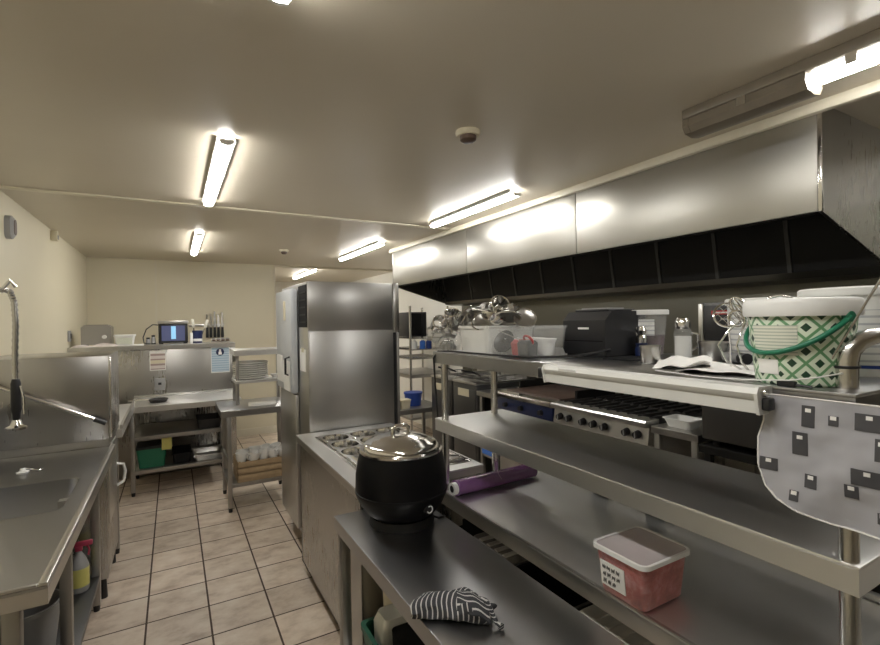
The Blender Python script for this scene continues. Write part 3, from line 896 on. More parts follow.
d = B(FX0 - .055, FX0 - .004, FY0 + .26, FY1 - .02, 1.10, FZ - .03, bev=.018).build('door', 'door_grey', t)
B(FX0 - .068, FX0 - .054, FY0 + .42, FY0 + .45, 1.62, 1.76, bev=.003).build('badge', 'cream_plastic', d)
MB().tube([(FX0 - .055, FY0 + .31, 1.36), (FX0 - .085, FY0 + .31, 1.35), (FX0 - .085, FY0 + .31, 1.24), (FX0 - .055, FY0 + .31, 1.23)], .008, 8).build('handle', 'black', d)
B(FX0 - .030, FX0 - .003, FY0 + .26, FY1 - .02, .15, 1.09, bev=.006).build('lower_door', 'steel_fridge', t)
for x in (FX0 + .07, FX1 - .07):
    for y in (FY0 + .08, FY1 - .08):
        c = MB().cyl((x - .012, y, .045), (x + .012, y, .045), .045, seg=20)
        w = c.build('castor', 'black', t)
        B(x - .02, x + .02, y - .02, y + .02, .07, .11).build('castor_fork', 'steel_dull', w)
for nm, y0, y1, z0, z1, xx, lab in (('paper_notice', FY0 + .06, FY0 + .22, 1.27, 1.42, FX0 - .001, 'white notice taped on the fridge side nearest the camera'),):
    q = thing(nm, lab, 'notice', (xx, (y0 + y1) / 2, z0))
    B(xx - .002, xx, y0, y1, z0, z1).build('sheet', 'paper', q)
    B(xx - .003, xx - .0015, y0 + .05, y1 - .05, z1 - .02, z1 + .01).build('tape', 'cream_plastic', q)
for k, (y0, y1, z0, z1, lab) in enumerate(((FY0 + .28, FY0 + .50, 1.115, 1.33, 'sheaf of papers on the fridge door, nearer one'), (FY0 + .52, FY0 + .74, 1.16, 1.36, 'sheaf of papers on the fridge door, farther one'))):
    q = thing('paper_sheaf', lab, 'papers', (FX0 - .056, (y0 + y1) / 2, z0), 'papers on the fridge door')
    for i in range(3):
        B(FX0 - .060 - i * .003, FX0 - .058 - i * .003, y0 + i * .006, y1 - i * .004, z0 + i * .035, z1 - .004 * i).build('page', 'paper', q)

# ---------------------------------------------------------------- bain-marie bench
QX0, QX1, QY0, QY1, QZ = .675, 1.335, 1.945, 3.105, .88
t = thing('bain_marie', 'stainless bain-marie counter between the fridge and the low bench', 'bain-marie', (1.0, 2.5, 0))
WX0, WX1, WY0, WY1 = .775, 1.30, 2.04, 2.945
MB().holed(QX0, QX1, QY0, QY1, QZ, .008, [(WX0, WX1, WY0, WY1, .01)]).build('worktop', 'steel_top', t)
mb = MB()
mb.box(QX0, QX0 + .004, QY0, QY1, QZ - .04, QZ - .0085); mb.box(QX0 + .004, QX1 - .004, QY0, QY0 + .004, QZ - .04, QZ - .0085)
mb.box(QX1 - .004, QX1, QY0, QY1, QZ - .04, QZ - .0085); mb.box(QX0 + .004, QX1 - .004, QY1 - .004, QY1, QZ - .04, QZ - .0085)
mb.build('front_edge', 'steel', t)
mb = MB()
mb.box(QX0 + .025, QX0 + .035, QY0 + .02, QY1 - .01, .07, QZ - .01)
mb.box(QX1 - .035, QX1 - .025, QY0 + .02, QY1 - .01, .07, QZ - .01)
mb.box(QX0 + .025, QX1 - .025, QY0 + .02, QY0 + .03, .07, QZ - .01)
mb.box(QX0 + .025, QX1 - .025, QY1 - .02, QY1 - .01, .07, QZ - .01)
mb.box(QX0 + .025, QX1 - .025, QY0 + .02, QY1 - .01, .07, .08)
mb.build('cabinet', 'steel_panel', t)
mb = MB()
mb.box(WX0, WX1, WY0, WY1, .64, .65)
mb.box(WX0 - .004, WX0, WY0, WY1, .64, QZ - .006); mb.box(WX1, WX1 + .004, WY0, WY1, .64, QZ - .006)
mb.box(WX0, WX1, WY0 - .004, WY0, .64, QZ - .006); mb.box(WX0, WX1, WY1, WY1 + .004, .64, QZ - .006)
mb.build('well', 'steel', t)
mb = MB()
mb.box(WX0 - .016, WX0, WY0 - .016, WY1 + .016, QZ, QZ + .006, bev=.002)
mb.box(WX1, WX1 + .016, WY0 - .016, WY1 + .016, QZ, QZ + .006, bev=.002)
mb.box(WX0, WX1, WY0 - .016, WY0, QZ, QZ + .006, bev=.002); mb.box(WX0, WX1, WY1, WY1 + .016, QZ, QZ + .006, bev=.002)
mb.build('well_rim', 'chrome', t)
for x in (QX0 + .10, QX1 - .10):
    for y in (QY0 + .10, QY1 - .10):
        MB().cyl((x - .012, y, .035), (x + .012, y, .035), .035, seg=18).build('castor', 'black', t)
def gn_pan(x0, x1, y0, y1, label, mat='chrome', fill=None):
    cx, cy, hx, hy = (x0 + x1) / 2, (y0 + y1) / 2, (x1 - x0) / 2 - .002, (y1 - y0) / 2 - .002
    t = thing('food_pan', label, 'food pan', (cx, cy, .72), 'steel pans in the bain-marie')
    MB().rloft((cx, cy, QZ), [(.009, hx, hy, .012), (.012, hx - .002, hy - .002, .012), (.011, hx - .010, hy - .010, .065), (-.02, hx - .014, hy - .014, .065), (-.14, hx - .022, hy - .022, .06), (-.15, hx - .037, hy - .037, .045)], caps=(False, True)).build('pan_body', mat, t)
    MB().rloft((cx, cy, QZ), [(.003, hx, hy, .012), (.009, hx, hy, .012)], caps=(False, False)).build('pan_rim', mat, t)
    if fill:
        MB().rloft((cx, cy, QZ), [(-.075, hx - .0185, hy - .0185, .06), (-.07, hx - .018, hy - .018, .06)]).build('contents', fill, t)
def pan_lid(x0, x1, y0, y1, label, knob='black'):
    cx, cy, hx, hy = (x0 + x1) / 2, (y0 + y1) / 2, (x1 - x0) / 2 - .005, (y1 - y0) / 2 - .005
    z = QZ + .0125
    t = thing('pan_lid', label, 'pan lid', (cx, cy, z), 'steel lids on the bain-marie')
    MB().rloft((cx, cy, z), [(0, hx, hy, .012), (.004, hx, hy, .012), (.006, hx - .012, hy - .012, .014), (.004, hx - .016, hy - .016, .014), (.010, hx - .022, hy - .022, .014)]).build('lid_plate', 'chrome', t)
    MB().tube([(cx - .035, cy, z + .009), (cx - .03, cy, z + .03), (cx, cy, z + .036), (cx + .03, cy, z + .03), (cx + .035, cy, z + .009)], .006, 8).build('handle', knob, t)
w3 = (WX1 - WX0) / 3
xs = [WX0 + i * w3 for i in range(4)]
rows = [(WY1 - .181 * (k + 1), WY1 - .181 * k) for k in range(5)]
wh = ['beside the aisle', 'in the middle', 'beside the pass']
for i in range(3):
    gn_pan(xs[i], xs[i + 1], *rows[0], label='open steel pan %s in the bain-marie row nearest the fridge' % wh[i], fill='beet' if i == 1 else ('steel_dull' if i == 0 else None))
for i in range(2):
    gn_pan(xs[i], xs[i + 1], *rows[1], label='open shallow steel pan %s in the second bain-marie row from the fridge' % wh[i], fill='steel')
    gn_pan(xs[i], xs[i + 1], *rows[2], label='open steel pan %s in the third bain-marie row, behind the black kettle' % wh[i], fill='steel')
gn_pan(xs[0], xs[1], rows[4][0], rows[3][1], label='long lidded steel pan beside the aisle, hidden end nearest the black kettle')
pan_lid(xs[0], xs[1], rows[4][0], rows[3][1], 'steel lid on the long pan beside the aisle, close behind the kettle', 'chrome')
gn_pan(xs[1], xs[2], rows[4][0], rows[3][1], label='long lidded steel pan in the middle, directly behind the kettle')
pan_lid(xs[1], xs[2], rows[4][0], rows[3][1], 'steel lid on the middle long pan directly behind the kettle', 'chrome')
gn_pan(xs[2], xs[3], rows[2][0], rows[1][1], label='lidded steel pan on the pass side, second from the fridge')
pan_lid(xs[2], xs[3], rows[2][0], rows[1][1], 'steel lid with black handle on the pass side of the bain-marie, farther one')
gn_pan(xs[2], xs[3], rows[4][0], rows[3][1], label='lidded steel pan on the pass side nearest the purple roll')
pan_lid(xs[2], xs[3], rows[4][0], rows[3][1], 'plain steel lid on the pass side of the bain-marie nearest the purple roll', 'chrome')

# ---------------------------------------------------------------- low kettle bench
KX0, KX1, KY0, KY1, KZ = .564, .955, -.5, 1.92, .80
t = thing('low_bench', 'low narrow stainless bench in the foreground under the kettle and striped cloth', 'bench', (.76, .7, 0))
lipped_top(MB(), KX0, KX1, KY0, KY1, KZ, .055).build('worktop', 'steel_dark_top', t)
for x in (KX0 + .03, KX1 - .03):
    for y in (KY0 + .05, .72, KY1 - .045):
        square_leg(x, y, KZ - .008, t, .02)
lipped_top(MB(), KX0 + .012, KX1 - .012, KY0 + .02, KY1 - .02, .24, .03).build('undershelf', 'steel_dull', t)

# soup kettle
kx, ky = .788, 1.73
t = thing('soup_kettle', 'black round soup kettle with a steel lid on the low bench', 'soup kettle', (kx, ky, KZ))
MB().lathe((kx, ky, KZ), [(0, 0), (.128, 0), (.130, .006), (.124, .035), (0, .035)], 56).build('base', 'soot', t)
MB().lathe((kx, ky, KZ), [(0, .034), (.118, .035), (.140, .052), (.165, .085), (.180, .118), (.1845, .132), (.1845, .137), (.1815, .139), (.1825, .15), (.181, .20), (.173, .25), (.163, .285), (.150, .288), (0, .288)], 64).build('body', 'kettle', t)
MB().lathe((kx, ky, KZ), [(.150, .287), (.164, .287), (.1655, .294), (.160, .300), (.146, .300)], 64).build('steel_rim', 'chrome', t)
lid = MB().lathe((kx, ky, KZ), [(.148, .300), (.151, .304), (.148, .312), (.140, .320), (.128, .322), (.112, .333), (.08, .345), (.04, .352), (0, .354)], 64).build('lid', 'chrome', t)
MB().tube([(kx - .035, ky, KZ + .350), (kx - .034, ky, KZ + .372), (kx - .022, ky, KZ + .382), (kx + .022, ky, KZ + .382), (kx + .034, ky, KZ + .372), (kx + .035, ky, KZ + .350)], .008, 10).build('lid_handle', 'chrome', lid)
ka = math.radians(-80)
kd = Vector((math.cos(ka), math.sin(ka), 0))
p = Vector((kx, ky, KZ + .098)) + kd * .166
MB().cyl(p - kd * .012 + Vector((0, 0, 0)), p + kd * .016, .020, .017, 20).build('control_dial', 'black', t)
n = Vector((kd.y, -kd.x, 0))
MB().tube([p + kd * .017 + (n * math.cos(a) + Vector((0, 0, 1)) * math.sin(a)) * .0125 for a in [math.radians(60 + 25 * k) for k in range(12)]], .0024, 6).build('dial_mark', 'white_plastic', t)
MB().tube([(kx + .10, ky - .06, KZ + .02), (kx + .13, ky - .07, KZ + .006), (kx + .155, ky - .065, KZ + .005), (kx + .168, ky - .05, .80), (kx + .172, ky + .0, .74), (kx + .172, ky + .02, .55)], .0045, 8).build('power_cord', 'black', t)

# striped cloth: a loose folded roll with a drooping hem
mb = MB()
NU, NV = 60, 28
uvl = mb.bm.loops.layers.uv.new('UVMap')
g = {}
for i in range(NU + 1):
    u = i / NU
    for j in range(NV):
        a = 2 * PI * j / NV
        w = .042 * (.80 + .35 * math.sin(PI * min(1, u * 1.05)) ** .7) + .005 * math.sin(13 * u)
        h = .0195 * (.55 + .65 * math.sin(PI * min(1, .12 + u * .82)) ** .8) + .007 * math.exp(-((u - .72) / .13) ** 2)
        ca, sa = math.cos(a), math.sin(a)
        r = 1 + .09 * math.sin(3 * a + 9 * u) + .06 * math.sin(5 * a - 14 * u) + .03 * math.sin(11 * a + 21 * u)
        y = w * math.copysign(abs(ca) ** .8, ca) * r + .014 * math.sin(4.2 * u + .4)
        z = max(.0015, h + h * math.copysign(abs(sa) ** .75, sa) * r)
        x = .205 * (u - .5) + .012 * math.sin(2 * a + 1.5) * (1 if u > .9 else .5) + .010 * ca
        g[i, j] = mb.bm.verts.new((x, y, z))
for i in range(NU):
    for j in range(NV):
        k = (j + 1) % NV
        f = mb.bm.faces.new((g[i, j], g[i + 1, j], g[i + 1, k], g[i, k]))
        for lp, (uu) in zip(f.loops, (i, i + 1, i + 1, i)):
            lp[uvl].uv = (uu / NU, j / NV)
# tucked hollow at the right end
for end, s in ((NU, -1), (0, 1)):
    prev = [g[end, j] for j in range(NV)]
    cen = sum((v.co for v in prev), Vector()) / NV
    for step, (sc, dx) in enumerate(((.80, .002), (.66, .018), (.40, .032), (.05, .04))):
        new = []
        for v in prev if step == 0 else base:
            pass
        if step == 0: base = [v.co.copy() for v in prev]
        ring = [mb.bm.verts.new(cen + (c - cen) * sc + Vector((s * dx, 0, 0))) for c in base]
        for j in range(NV):
            k = (j + 1) % NV
            f = mb.bm.faces.new((prev[j], prev[k], ring[k], ring[j]))
            for lp in f.loops: lp[uvl].uv = (end / NU + .05, .5)
        prev = ring
t = thing('tea_towel', 'dark grey tea towel with white stripes crumpled on the low bench', 'tea towel', (.645, 1.102, KZ + .0005))
o = mb.build('cloth', 'towel', t, local=True)
hem = [(.080, -.004, .047), (.094, -.018, .047), (.104, -.030, .036), (.110, -.038, .020), (.120, -.050, .010), (.130, -.060, .0085)]
mb = MB()
mb.tube(hem, .006, 8, radii=[.006, .0065, .006, .0065, .006, .0095])
uvl = mb.bm.loops.layers.uv.new('UVMap')
for f in mb.bm.faces:
    for lp in f.loops: lp[uvl].uv = (lp.vert.co.z * 9, .5)
mb.build('rolled_hem', 'towel', t, local=True)
fl = MB()
uvl = fl.bm.loops.layers.uv.new('UVMap')
G = {}
for i in range(13):
    for j in range(9):
        u, v = i / 12, j / 8
        x = .015 + .085 * u
        y = -.045 + .085 * v - .012 * u
        z = .055 + .010 * math.sin(2.4 * v + .3) - .016 * (v - .5) ** 2 * 4 - .022 * u ** 2 + .003 * math.sin(11 * u + 5 * v)
        G[i, j] = fl.bm.verts.new((x, y, z))
for i in range(12):
    for j in range(8):
        f = fl.bm.faces.new((G[i, j], G[i + 1, j], G[i + 1, j + 1], G[i, j + 1]))
        for lp, (uu, vv) in zip(f.loops, ((i, j), (i + 1, j), (i + 1, j + 1), (i, j + 1))): lp[uvl].uv = (.5 + vv / 20, uu / 12)
gm = bmesh.ops.extrude_face_region(fl.bm, geom=fl.bm.faces[:])
bmesh.ops.translate(fl.bm, vec=(0, 0, -.004), verts=[v for v in gm['geom'] if isinstance(v, bmesh.types.BMVert)])
fl.build('folded_corner', 'towel', t, local=True)
t.rotation_euler = (0, 0, math.radians(-32))

# under the low bench
t = thing('green_crate', 'dark green plastic crate on the shelf under the low bench', 'crate', (.71, 1.52, .24))
MB().rloft((.71, 1.52, .24), [(0, .10, .14, .02), (.24, .12, .16, .02), (.24, .112, .152, .02), (.012, .094, .134, .02)]).build('crate_body', 'green_dark', t)
MB().rloft((.71, 1.52, .465), [(0, .125, .165, .022), (.018, .125, .165, .022), (.018, .110, .150, .02), (0, .110, .150, .02)], caps=(False, False)).build('crate_rim', 'green_dark', t)
tag(MB().rloft((.70, 1.60, .30), [(0, .07, .05, .02), (.20, .075, .055, .02), (.235, .06, .045, .02)]).build('grey_bag', 'frosted'), 'greyish plastic bag standing in the green crate', 'bag')
tag(MB().rloft((.73, 1.47, .30), [(0, .07, .07, .02), (.215, .08, .075, .02)]).build('black_tub', 'black_matt'), 'black tub standing in the green crate under the low bench', 'tub')
t = thing('lidded_pail', 'round white lidded pail under the low bench nearest the camera', 'pail', (.70, 1.22, .24))
MB().lathe((.70, 1.22, .24), [(0, 0), (.085, 0), (.10, .20), (0, .20)], 32).build('pail_body', 'white_plastic', t)
MB().lathe((.70, 1.22, .44), [(.0, 0), (.106, 0), (.106, .02), (.098, .026), (.09, .02), (0, .02)], 32).build('pail_lid', 'grey_plastic', t)
tag(MB().lathe((.82, 1.76, .24), [(0, 0), (.085, 0), (.105, .10), (.11, .25), (.09, .38), (.05, .42), (.0, .43)], 24, sx=.9).build('flour_sack', 'cream_plastic'), 'cream sack at the back of the shelf under the low bench', 'sack')

# ---------------------------------------------------------------- the pass
PX0, PY0, PY1 = 1.045, .365, 1.93
LZ, MZ, TZ = .83, 1.148, 1.4575
t = thing('pass_unit', 'three tier stainless pass with a deep lower counter in the right foreground', 'pass', (1.35, .9, 0))
lipped_top(MB(), 1.042, 1.64, -.6, 1.88, LZ, .055).build('lower_counter', 'steel_top', t)
B(1.042, 1.052, -.6, 1.88, LZ, LZ + .004, bev=.001).build('counter_nosing', 'steel', t)
lipped_top(MB(), 1.055, 1.445, PY0, PY1, MZ, .055).build('middle_shelf', 'steel_top', t)
lipped_top(MB(), 1.05, 1.68, PY0, PY1, TZ, .052).build('top_shelf', 'steel_dark_top', t)
for x in (1.074, 1.35):
    for y in (.387, 1.885 - .02):
        MB().cyl((x, y, LZ), (x, y, TZ - .008), .016, seg=20).build('post', 'tube', t)
for x in (1.10, 1.60):
    for y in (-.5, .60, 1.82):
        square_leg(x, y, LZ - .008, t, .019)
lipped_top(MB(), 1.07, 1.62, -.55, 1.86, .42, .03).build('undershelf', 'steel_black', t)  # black steel puts the shade under the counter into its colour
B(1.60, 1.615, -.55, 1.85, .62, .66).build('rear_rail', 'steel_dull', t)
B(1.615, 1.64, -.58, 1.10, LZ, LZ + .018, bev=.003).build('rear_ledge', 'steel', t)
for y in (1.19, 1.46):
    B(1.60, 1.64, y - .03, y + .03, LZ, LZ + .07, bev=.004).build('bracket', 'black', t)
MB().tube([(1.625, 1.22, LZ + .03), (1.60, 1.30, LZ + .02), (1.61, 1.38, LZ + .035), (1.625, 1.43, LZ + .03)], .006, 8).build('bracket_wire', 'chrome', t)

# fluorescent gantry lamp under the front of the top shelf
t = thing('gantry_light', 'white enamelled lamp housing fixed along the front of the pass top shelf', 'light fitting', (1.02, .81, TZ - .05))
MB().prism([(1.049, TZ - .001), (1.000, TZ - .001), (.994, TZ - .012), (.998, TZ - .022), (1.002, TZ - .026), (1.004, TZ - .052), (1.049, TZ - .052)], 'y', .505, 1.113).build('housing', 'white_metal', t)
for y in (.499, 1.113):
    MB().prism([(1.049, TZ + .001), (.998, TZ + .001), (.991, TZ - .012), (1.0, TZ - .054), (1.049, TZ - .054)], 'y', y, y + .006).build('end_cap', 'white_metal', t)
B(1.005, 1.03, .484, .499, TZ - .045, TZ - .020, bev=.004).build('cable_gland', 'black', t)
MB().cyl((1.012, .490, TZ - .010), (1.012, .499, TZ - .010), .008, seg=12).build('screw', 'chrome', t)
B(.993, 1.0, .98, 1.05, TZ - .010, TZ - .003, bev=.002).build('switch', 'white_plastic', t)
B(1.015, 1.049, 1.12, 1.165, TZ - .045, TZ - .012, bev=.004).build('bracket', 'black', t)

# red sauce tub
t = thing('sauce_tub', 'clear square tub of red sauce with a translucent lid on the lower pass counter', 'tub', (1.128, .876, LZ + .004))
c = (1.128, .876, LZ + .004)
MB().rloft(c, [(0, .078, .069, .014), (.004, .081, .072, .016), (.114, .092, .081, .018)]).build('contents', 'sauce', t)
MB().rloft(c, [(.0002, .079, .070, .015), (.003, .0825, .0735, .017), (.123, .0945, .0835, .019)], caps=(False, False)).build('tub_wall', 'clear', t)
MB().rloft(c, [(.119, .094, .083, .018), (.121, .096, .085, .018), (.1285, .094, .083, .018), (.125, .090, .079, .018)]).build('lid', 'sauce_lid', t)
MB().rloft(c, [(.118, .0965, .0855, .021), (.118, .1015, .0905, .024), (.130, .1015, .0905, .024), (.132, .098, .087, .022), (.130, .094, .083, .018), (.118, .0965, .0855, .021)], caps=(False, False)).build('lid_rim', 'white_plastic', t)
lb = MB()
Rm = Matrix.Translation(Vector(c) + Vector((-.0888, .022, .056))) @ Matrix.Rotation(math.radians(-6.2), 4, 'Y')
lb.box(-.0012, .0012, -.040, .040, -.036, .034, mat=Rm)
L = lb.build('label', 'paper', t)
ink = MB()
random.seed(3)
for row, z in enumerate((.018, -.002, -.022)):
    y = .032
    while y > (-.030 if row != 2 else -.012):
        pts = []
        for k in range(6):
            pts.append(Rm @ Vector((-.0022, y - .0022 * k, z + (.0065 if k % 2 else -.0065) * rnd(.5, 1.1))))
        ink.tube(pts, .0009, 5)
        y -= .0155
ink.build('handwriting', 'black', L)

# cling film roll
t = thing('cling_film_roll', 'roll of purple cling film with white core on the lower pass counter', 'cling film', (1.29, 1.775, LZ + .0355))
MB().cyl((1.065, 1.768, LZ + .0355), (1.515, 1.786, LZ + .0355), .0345, seg=32).build('film', 'film', t)
for a, b in ((1.045, 1.065), (1.515, 1.532)):
    ya = 1.768 + (a - 1.065) * .04; yb = 1.768 + (b - 1.065) * .04
    mb = MB()
    mb.tube([(a + (b - a) * 0, ya, LZ + .0355), (b, yb, LZ + .0355)], .0265, 24)
    q = mb.build('core', 'white_plastic', t)
    e = a if a < 1.1 else b
    d = -1 if a < 1.1 else 1
    MB().cyl((e - d * .001, ya, LZ + .0355), (e + d * .001, ya, LZ + .0355), .015, seg=20).build('core_hole', 'black_matt', q)
mb = MB()
for k in range(1):
    pts = [(1.08 + .42 * u, 1.769 + .017 * u - .012 + .004 * math.sin(17 * u), LZ + .0355 + .0305 + .0015 * math.sin(23 * u)) for u in [i / 16 for i in range(17)]]
    mb.tube(pts, .003, 6)
mb.tube([(1.30 + .012 * math.sin(a * 2), 1.778 + .0335 * math.cos(a), LZ + .0355 + .0335 * math.sin(a)) for a in [PI * .15 + k * PI * .8 / 10 for k in range(11)]], .0028, 6)
mb.build('loose_edge', 'film_light', t)

# packs on the shelf under the lower counter, seen through the gap
for k, (y0, y1, lab) in enumerate(((1.42, 1.68, 'plastic wrapped pack with white strips under the pass counter beside the kettle'), (.84, 1.08, 'plastic wrapped pack under the pass counter below the sauce tub'))):
    yc, hy = (y0 + y1) / 2, (y1 - y0) / 2
    t = thing('wrapped_pack', lab, 'pack', (1.15, yc, .42), 'packs under the pass counter')
    MB().rloft((1.15, yc, .42), [(0, .075, hy, .02), (.26, .077, hy, .02), (.275, .065, hy - .015, .02)]).build('wrap', 'frosted' if k else 'grey_plastic', t)
    for i in range(4):
        y = y0 + .02 + i * (y1 - y0 - .05) / 4
        B(1.085, 1.21, y, y + .022 - .008 * k, .695, .70).build('white_strip', 'paper', t)
t = thing('black_basket', 'black mesh basket under the pass counter between the wrapped packs', 'basket', (1.15, 1.25, .42))  # enlarged in black to stand in for the shade of the gap
MB().rloft((1.15, 1.25, .42), [(0, .065, .12, .02), (.25, .078, .155, .02), (.25, .070, .147, .02), (.008, .058, .112, .02)]).build('basket_body', 'black_matt', t)
MB().rloft((1.15, 1.25, .67), [(0, .080, .158, .02), (.01, .080, .158, .02), (.01, .068, .146, .02), (0, .068, .146, .02)], caps=(False, False)).build('basket_rim', 'black', t)
tag(MB().rloft((1.15, 1.775, .42), [(0, .07, .075, .02), (.26, .078, .08, .02)]).build('gap_shade_box', 'black_matt'), 'added black box shading the gap under the far end of the pass counter beside the kettle cord', 'box')  # added black filler that stands in for the dark of the gap
tag(MB().rloft((1.15, .68, .42), [(0, .07, .13, .02), (.24, .075, .135, .02)]).build('brown_box', 'copper'), 'dark brown box under the pass counter nearest the camera', 'box')

# ---------------------------------------------------------------- hanging sheet with dark rectangles
t = thing('hanging_sheet', 'crinkled pale grey sheet with dark rectangles hung from the near end of the pass', 'sheet', (1.04, .34, 1.2))
def shp(y, z):
    # gentle bow and crinkle out of the hanging plane
    d = 1.43 - z
    return 1.036 - .035 * d + .008 * math.sin(9 * y + 5 * z) * min(1, d * 5) + .005 * math.sin(26 * y - 17 * z) * min(1, d * 6) + .003 * math.sin(44 * y + 39 * z) * min(1, d * 6)
EDGE = [(1.4425, .507), (1.389, .509), (1.354, .518), (1.303, .514), (1.262, .501), (1.242, .480), (1.228, .446), (1.2195, .40)]
def edge_y(z):
    for (za, ya), (zb, yb) in zip(EDGE, EDGE[1:]):
        if z >= zb:
            f = (za - z) / (za - zb)
            return ya + (yb - ya) * f
    return EDGE[-1][1]
zrows = []
for (za, ya), (zb, yb) in zip(EDGE, EDGE[1:]):
    zrows += [za + (zb - za) * k / 5 for k in range(5)]
zrows.append(EDGE[-1][0])
NY, yR = 44, .12
mb = MB()
G = {}
for j, z in enumerate(zrows):
    yl = edge_y(z)
    for i in range(NY + 1):
        y = yl + (yR - yl) * i / NY
        G[i, j] = mb.bm.verts.new((shp(y, z), y, z))
for j in range(len(zrows) - 1):
    for i in range(NY):
        mb.bm.faces.new((G[i, j], G[i + 1, j], G[i + 1, j + 1], G[i, j + 1]))
gm = bmesh.ops.extrude_face_region(mb.bm, geom=mb.bm.faces[:])
bmesh.ops.translate(mb.bm, vec=(.0016, 0, 0), verts=[v for v in gm['geom'] if isinstance(v, bmesh.types.BMVert)])
mb.build('sheet', 'sheet', t)
ed = MB()
rim = [(shp(yR + (.507 - yR) * k / 20, 1.4425), yR + (.507 - yR) * k / 20, 1.4425) for k in range(20)]
rim += [(shp(edge_y(z), z), edge_y(z), z) for z in zrows]
rim += [(shp(.40 - k * .02, 1.2195), .40 - k * .02, 1.2195) for k in range(1, 14)]
ed.tube(rim, .0016, 6)
ed.build('folded_edge', 'paper', t)
RECTS = []   # (y0, y1, z0, z1) filled in below, measured on the sheet
def patch(y0, y1, z0, z1, name, mat, parent, out=.0012, n=6):
    mb = MB()
    H = {}
    for i in range(n + 1):
        for j in range(n + 1):
            y = y0 + (y1 - y0) * i / n; z = z0 + (z1 - z0) * j / n
            H[i, j] = (mb.bm.verts.new((shp(y, z) - out, y, z)), mb.bm.verts.new((shp(y, z) + .0004, y, z)))
    for i in range(n):
        for j in range(n):
            mb.bm.faces.new([H[p][0] for p in ((i, j), (i + 1, j), (i + 1, j + 1), (i, j + 1))])
            mb.bm.faces.new([H[p][1] for p in ((i, j), (i, j + 1), (i + 1, j + 1), (i + 1, j))])
    for a, b in [((i, 0), (i + 1, 0)) for i in range(n)] + [((i, n), (i + 1, n)) for i in range(n)] + [((0, j), (0, j + 1)) for j in range(n)] + [((n, j), (n, j + 1)) for j in range(n)]:
        mb.bm.faces.new((H[a][0], H[b][0], H[b][1], H[a][1]))
    return mb.build(name, mat, parent)
for (y0, y1, z0, z1) in [
    (.442, .421, 1.389, 1.429), (.457, .432, 1.334, 1.377), (.400, .385, 1.398, 1.416), (.362, .322, 1.397, 1.427), (.334, .316, 1.350, 1.388),
    (.511, .481, 1.294, 1.318), (.437, .418, 1.276, 1.301), (.366, .321, 1.303, 1.331), (.376, .356, 1.277, 1.300), (.460, .445, 1.246, 1.265), (.332, .316, 1.244, 1.263)]:
    r = patch(y0, y1, z0, z1, 'printed_rectangle', 'ink', t)
    yc = (y0 + y1) / 2; zt = z1 - (z1 - z0) * .22
    patch(yc + .0045, yc - .0045, zt - .0034, zt + .0034, 'printed_mark', 'paper', r, out=.0022, n=2)

# ---------------------------------------------------------------- on the pass top shelf
# lattice bucket
bx, by = 1.150, .492
t = thing('lattice_bucket', 'white lidded bucket with green diamond lattice and green handle on the pass', 'bucket', (bx, by, TZ))
MB().lathe((bx, by, TZ), [(0, 0), (.076, 0), (.080, .004), (.094, .148), (.091, .153), (0, .153)], 64).build('pail', 'lattice', t)
MB().lathe((bx, by, TZ), [(.093, .140), (.1005, .140), (.102, .144), (.102, .168), (.099, .174), (.092, .176), (.088, .169), (0, .169)], 64).build('lid', 'white_plastic', t)
vdir = Vector((bx, by, 0)).normalized()
sd = Vector((vdir.y, -vdir.x, 0))
cc = Vector((bx, by, TZ + .138))
ph = math.radians(38)
fdir = -vdir * math.cos(ph) + Vector((0, 0, -1)) * math.sin(ph)
ax = (sd * .76 - vdir * .65).normalized()
fd2 = (-vdir * .76 - sd * .65).normalized() * math.cos(ph) + Vector((0, 0, -1)) * math.sin(ph)
hp = [cc + ax * .100 * math.cos(a) + fd2 * (.118) * math.sin(a) for a in [PI * k / 24 for k in range(25)]]
MB().tube(hp, .0052, 10).build('handle', 'green', t)
for s in (1, -1):
    p = cc + ax * .090 * s
    MB().cyl(p, p + ax * .013 * s, .012, .010, 20).build('handle_boss', 'green', t)
def bucket_label(a0, a1, z0, z1, name, mat, off=.0012):
    mb = MB()
    n = 14
    F = []
    for i in range(n + 1):
        a = a0 + (a1 - a0) * i / n
        col = []
        for z in (z0, z1):
            r = .080 + .014 * (z - .004) / .144 + off
            col.append(mb.bm.verts.new((bx + r * math.cos(a), by + r * math.sin(a), TZ + z)))
            col.append(mb.bm.verts.new((bx + (r - off * 1.2) * math.cos(a), by + (r - off * 1.2) * math.sin(a), TZ + z)))
        F.append(col)
    for A, Bq in zip(F, F[1:]):
        mb.bm.faces.new((A[0], Bq[0], Bq[2], A[2])); mb.bm.faces.new((A[1], A[3], Bq[3], Bq[1]))
        mb.bm.faces.new((A[2], Bq[2], Bq[3], A[3])); mb.bm.faces.new((A[0], A[1], Bq[1], Bq[0]))
    mb.bm.faces.new((F[0][0], F[0][2], F[0][3], F[0][1])); mb.bm.faces.new((F[-1][0], F[-1][1], F[-1][3], F[-1][2]))
    return mb.build(name, mat, t)
va = math.atan2(-vdir.y, -vdir.x)
bucket_label(va - 1.05, va - .05, .062, .122, 'text_label', 'text_lines')
bucket_label(va - 1.0, va - .45, .022, .052, 'barcode_label', 'paper')

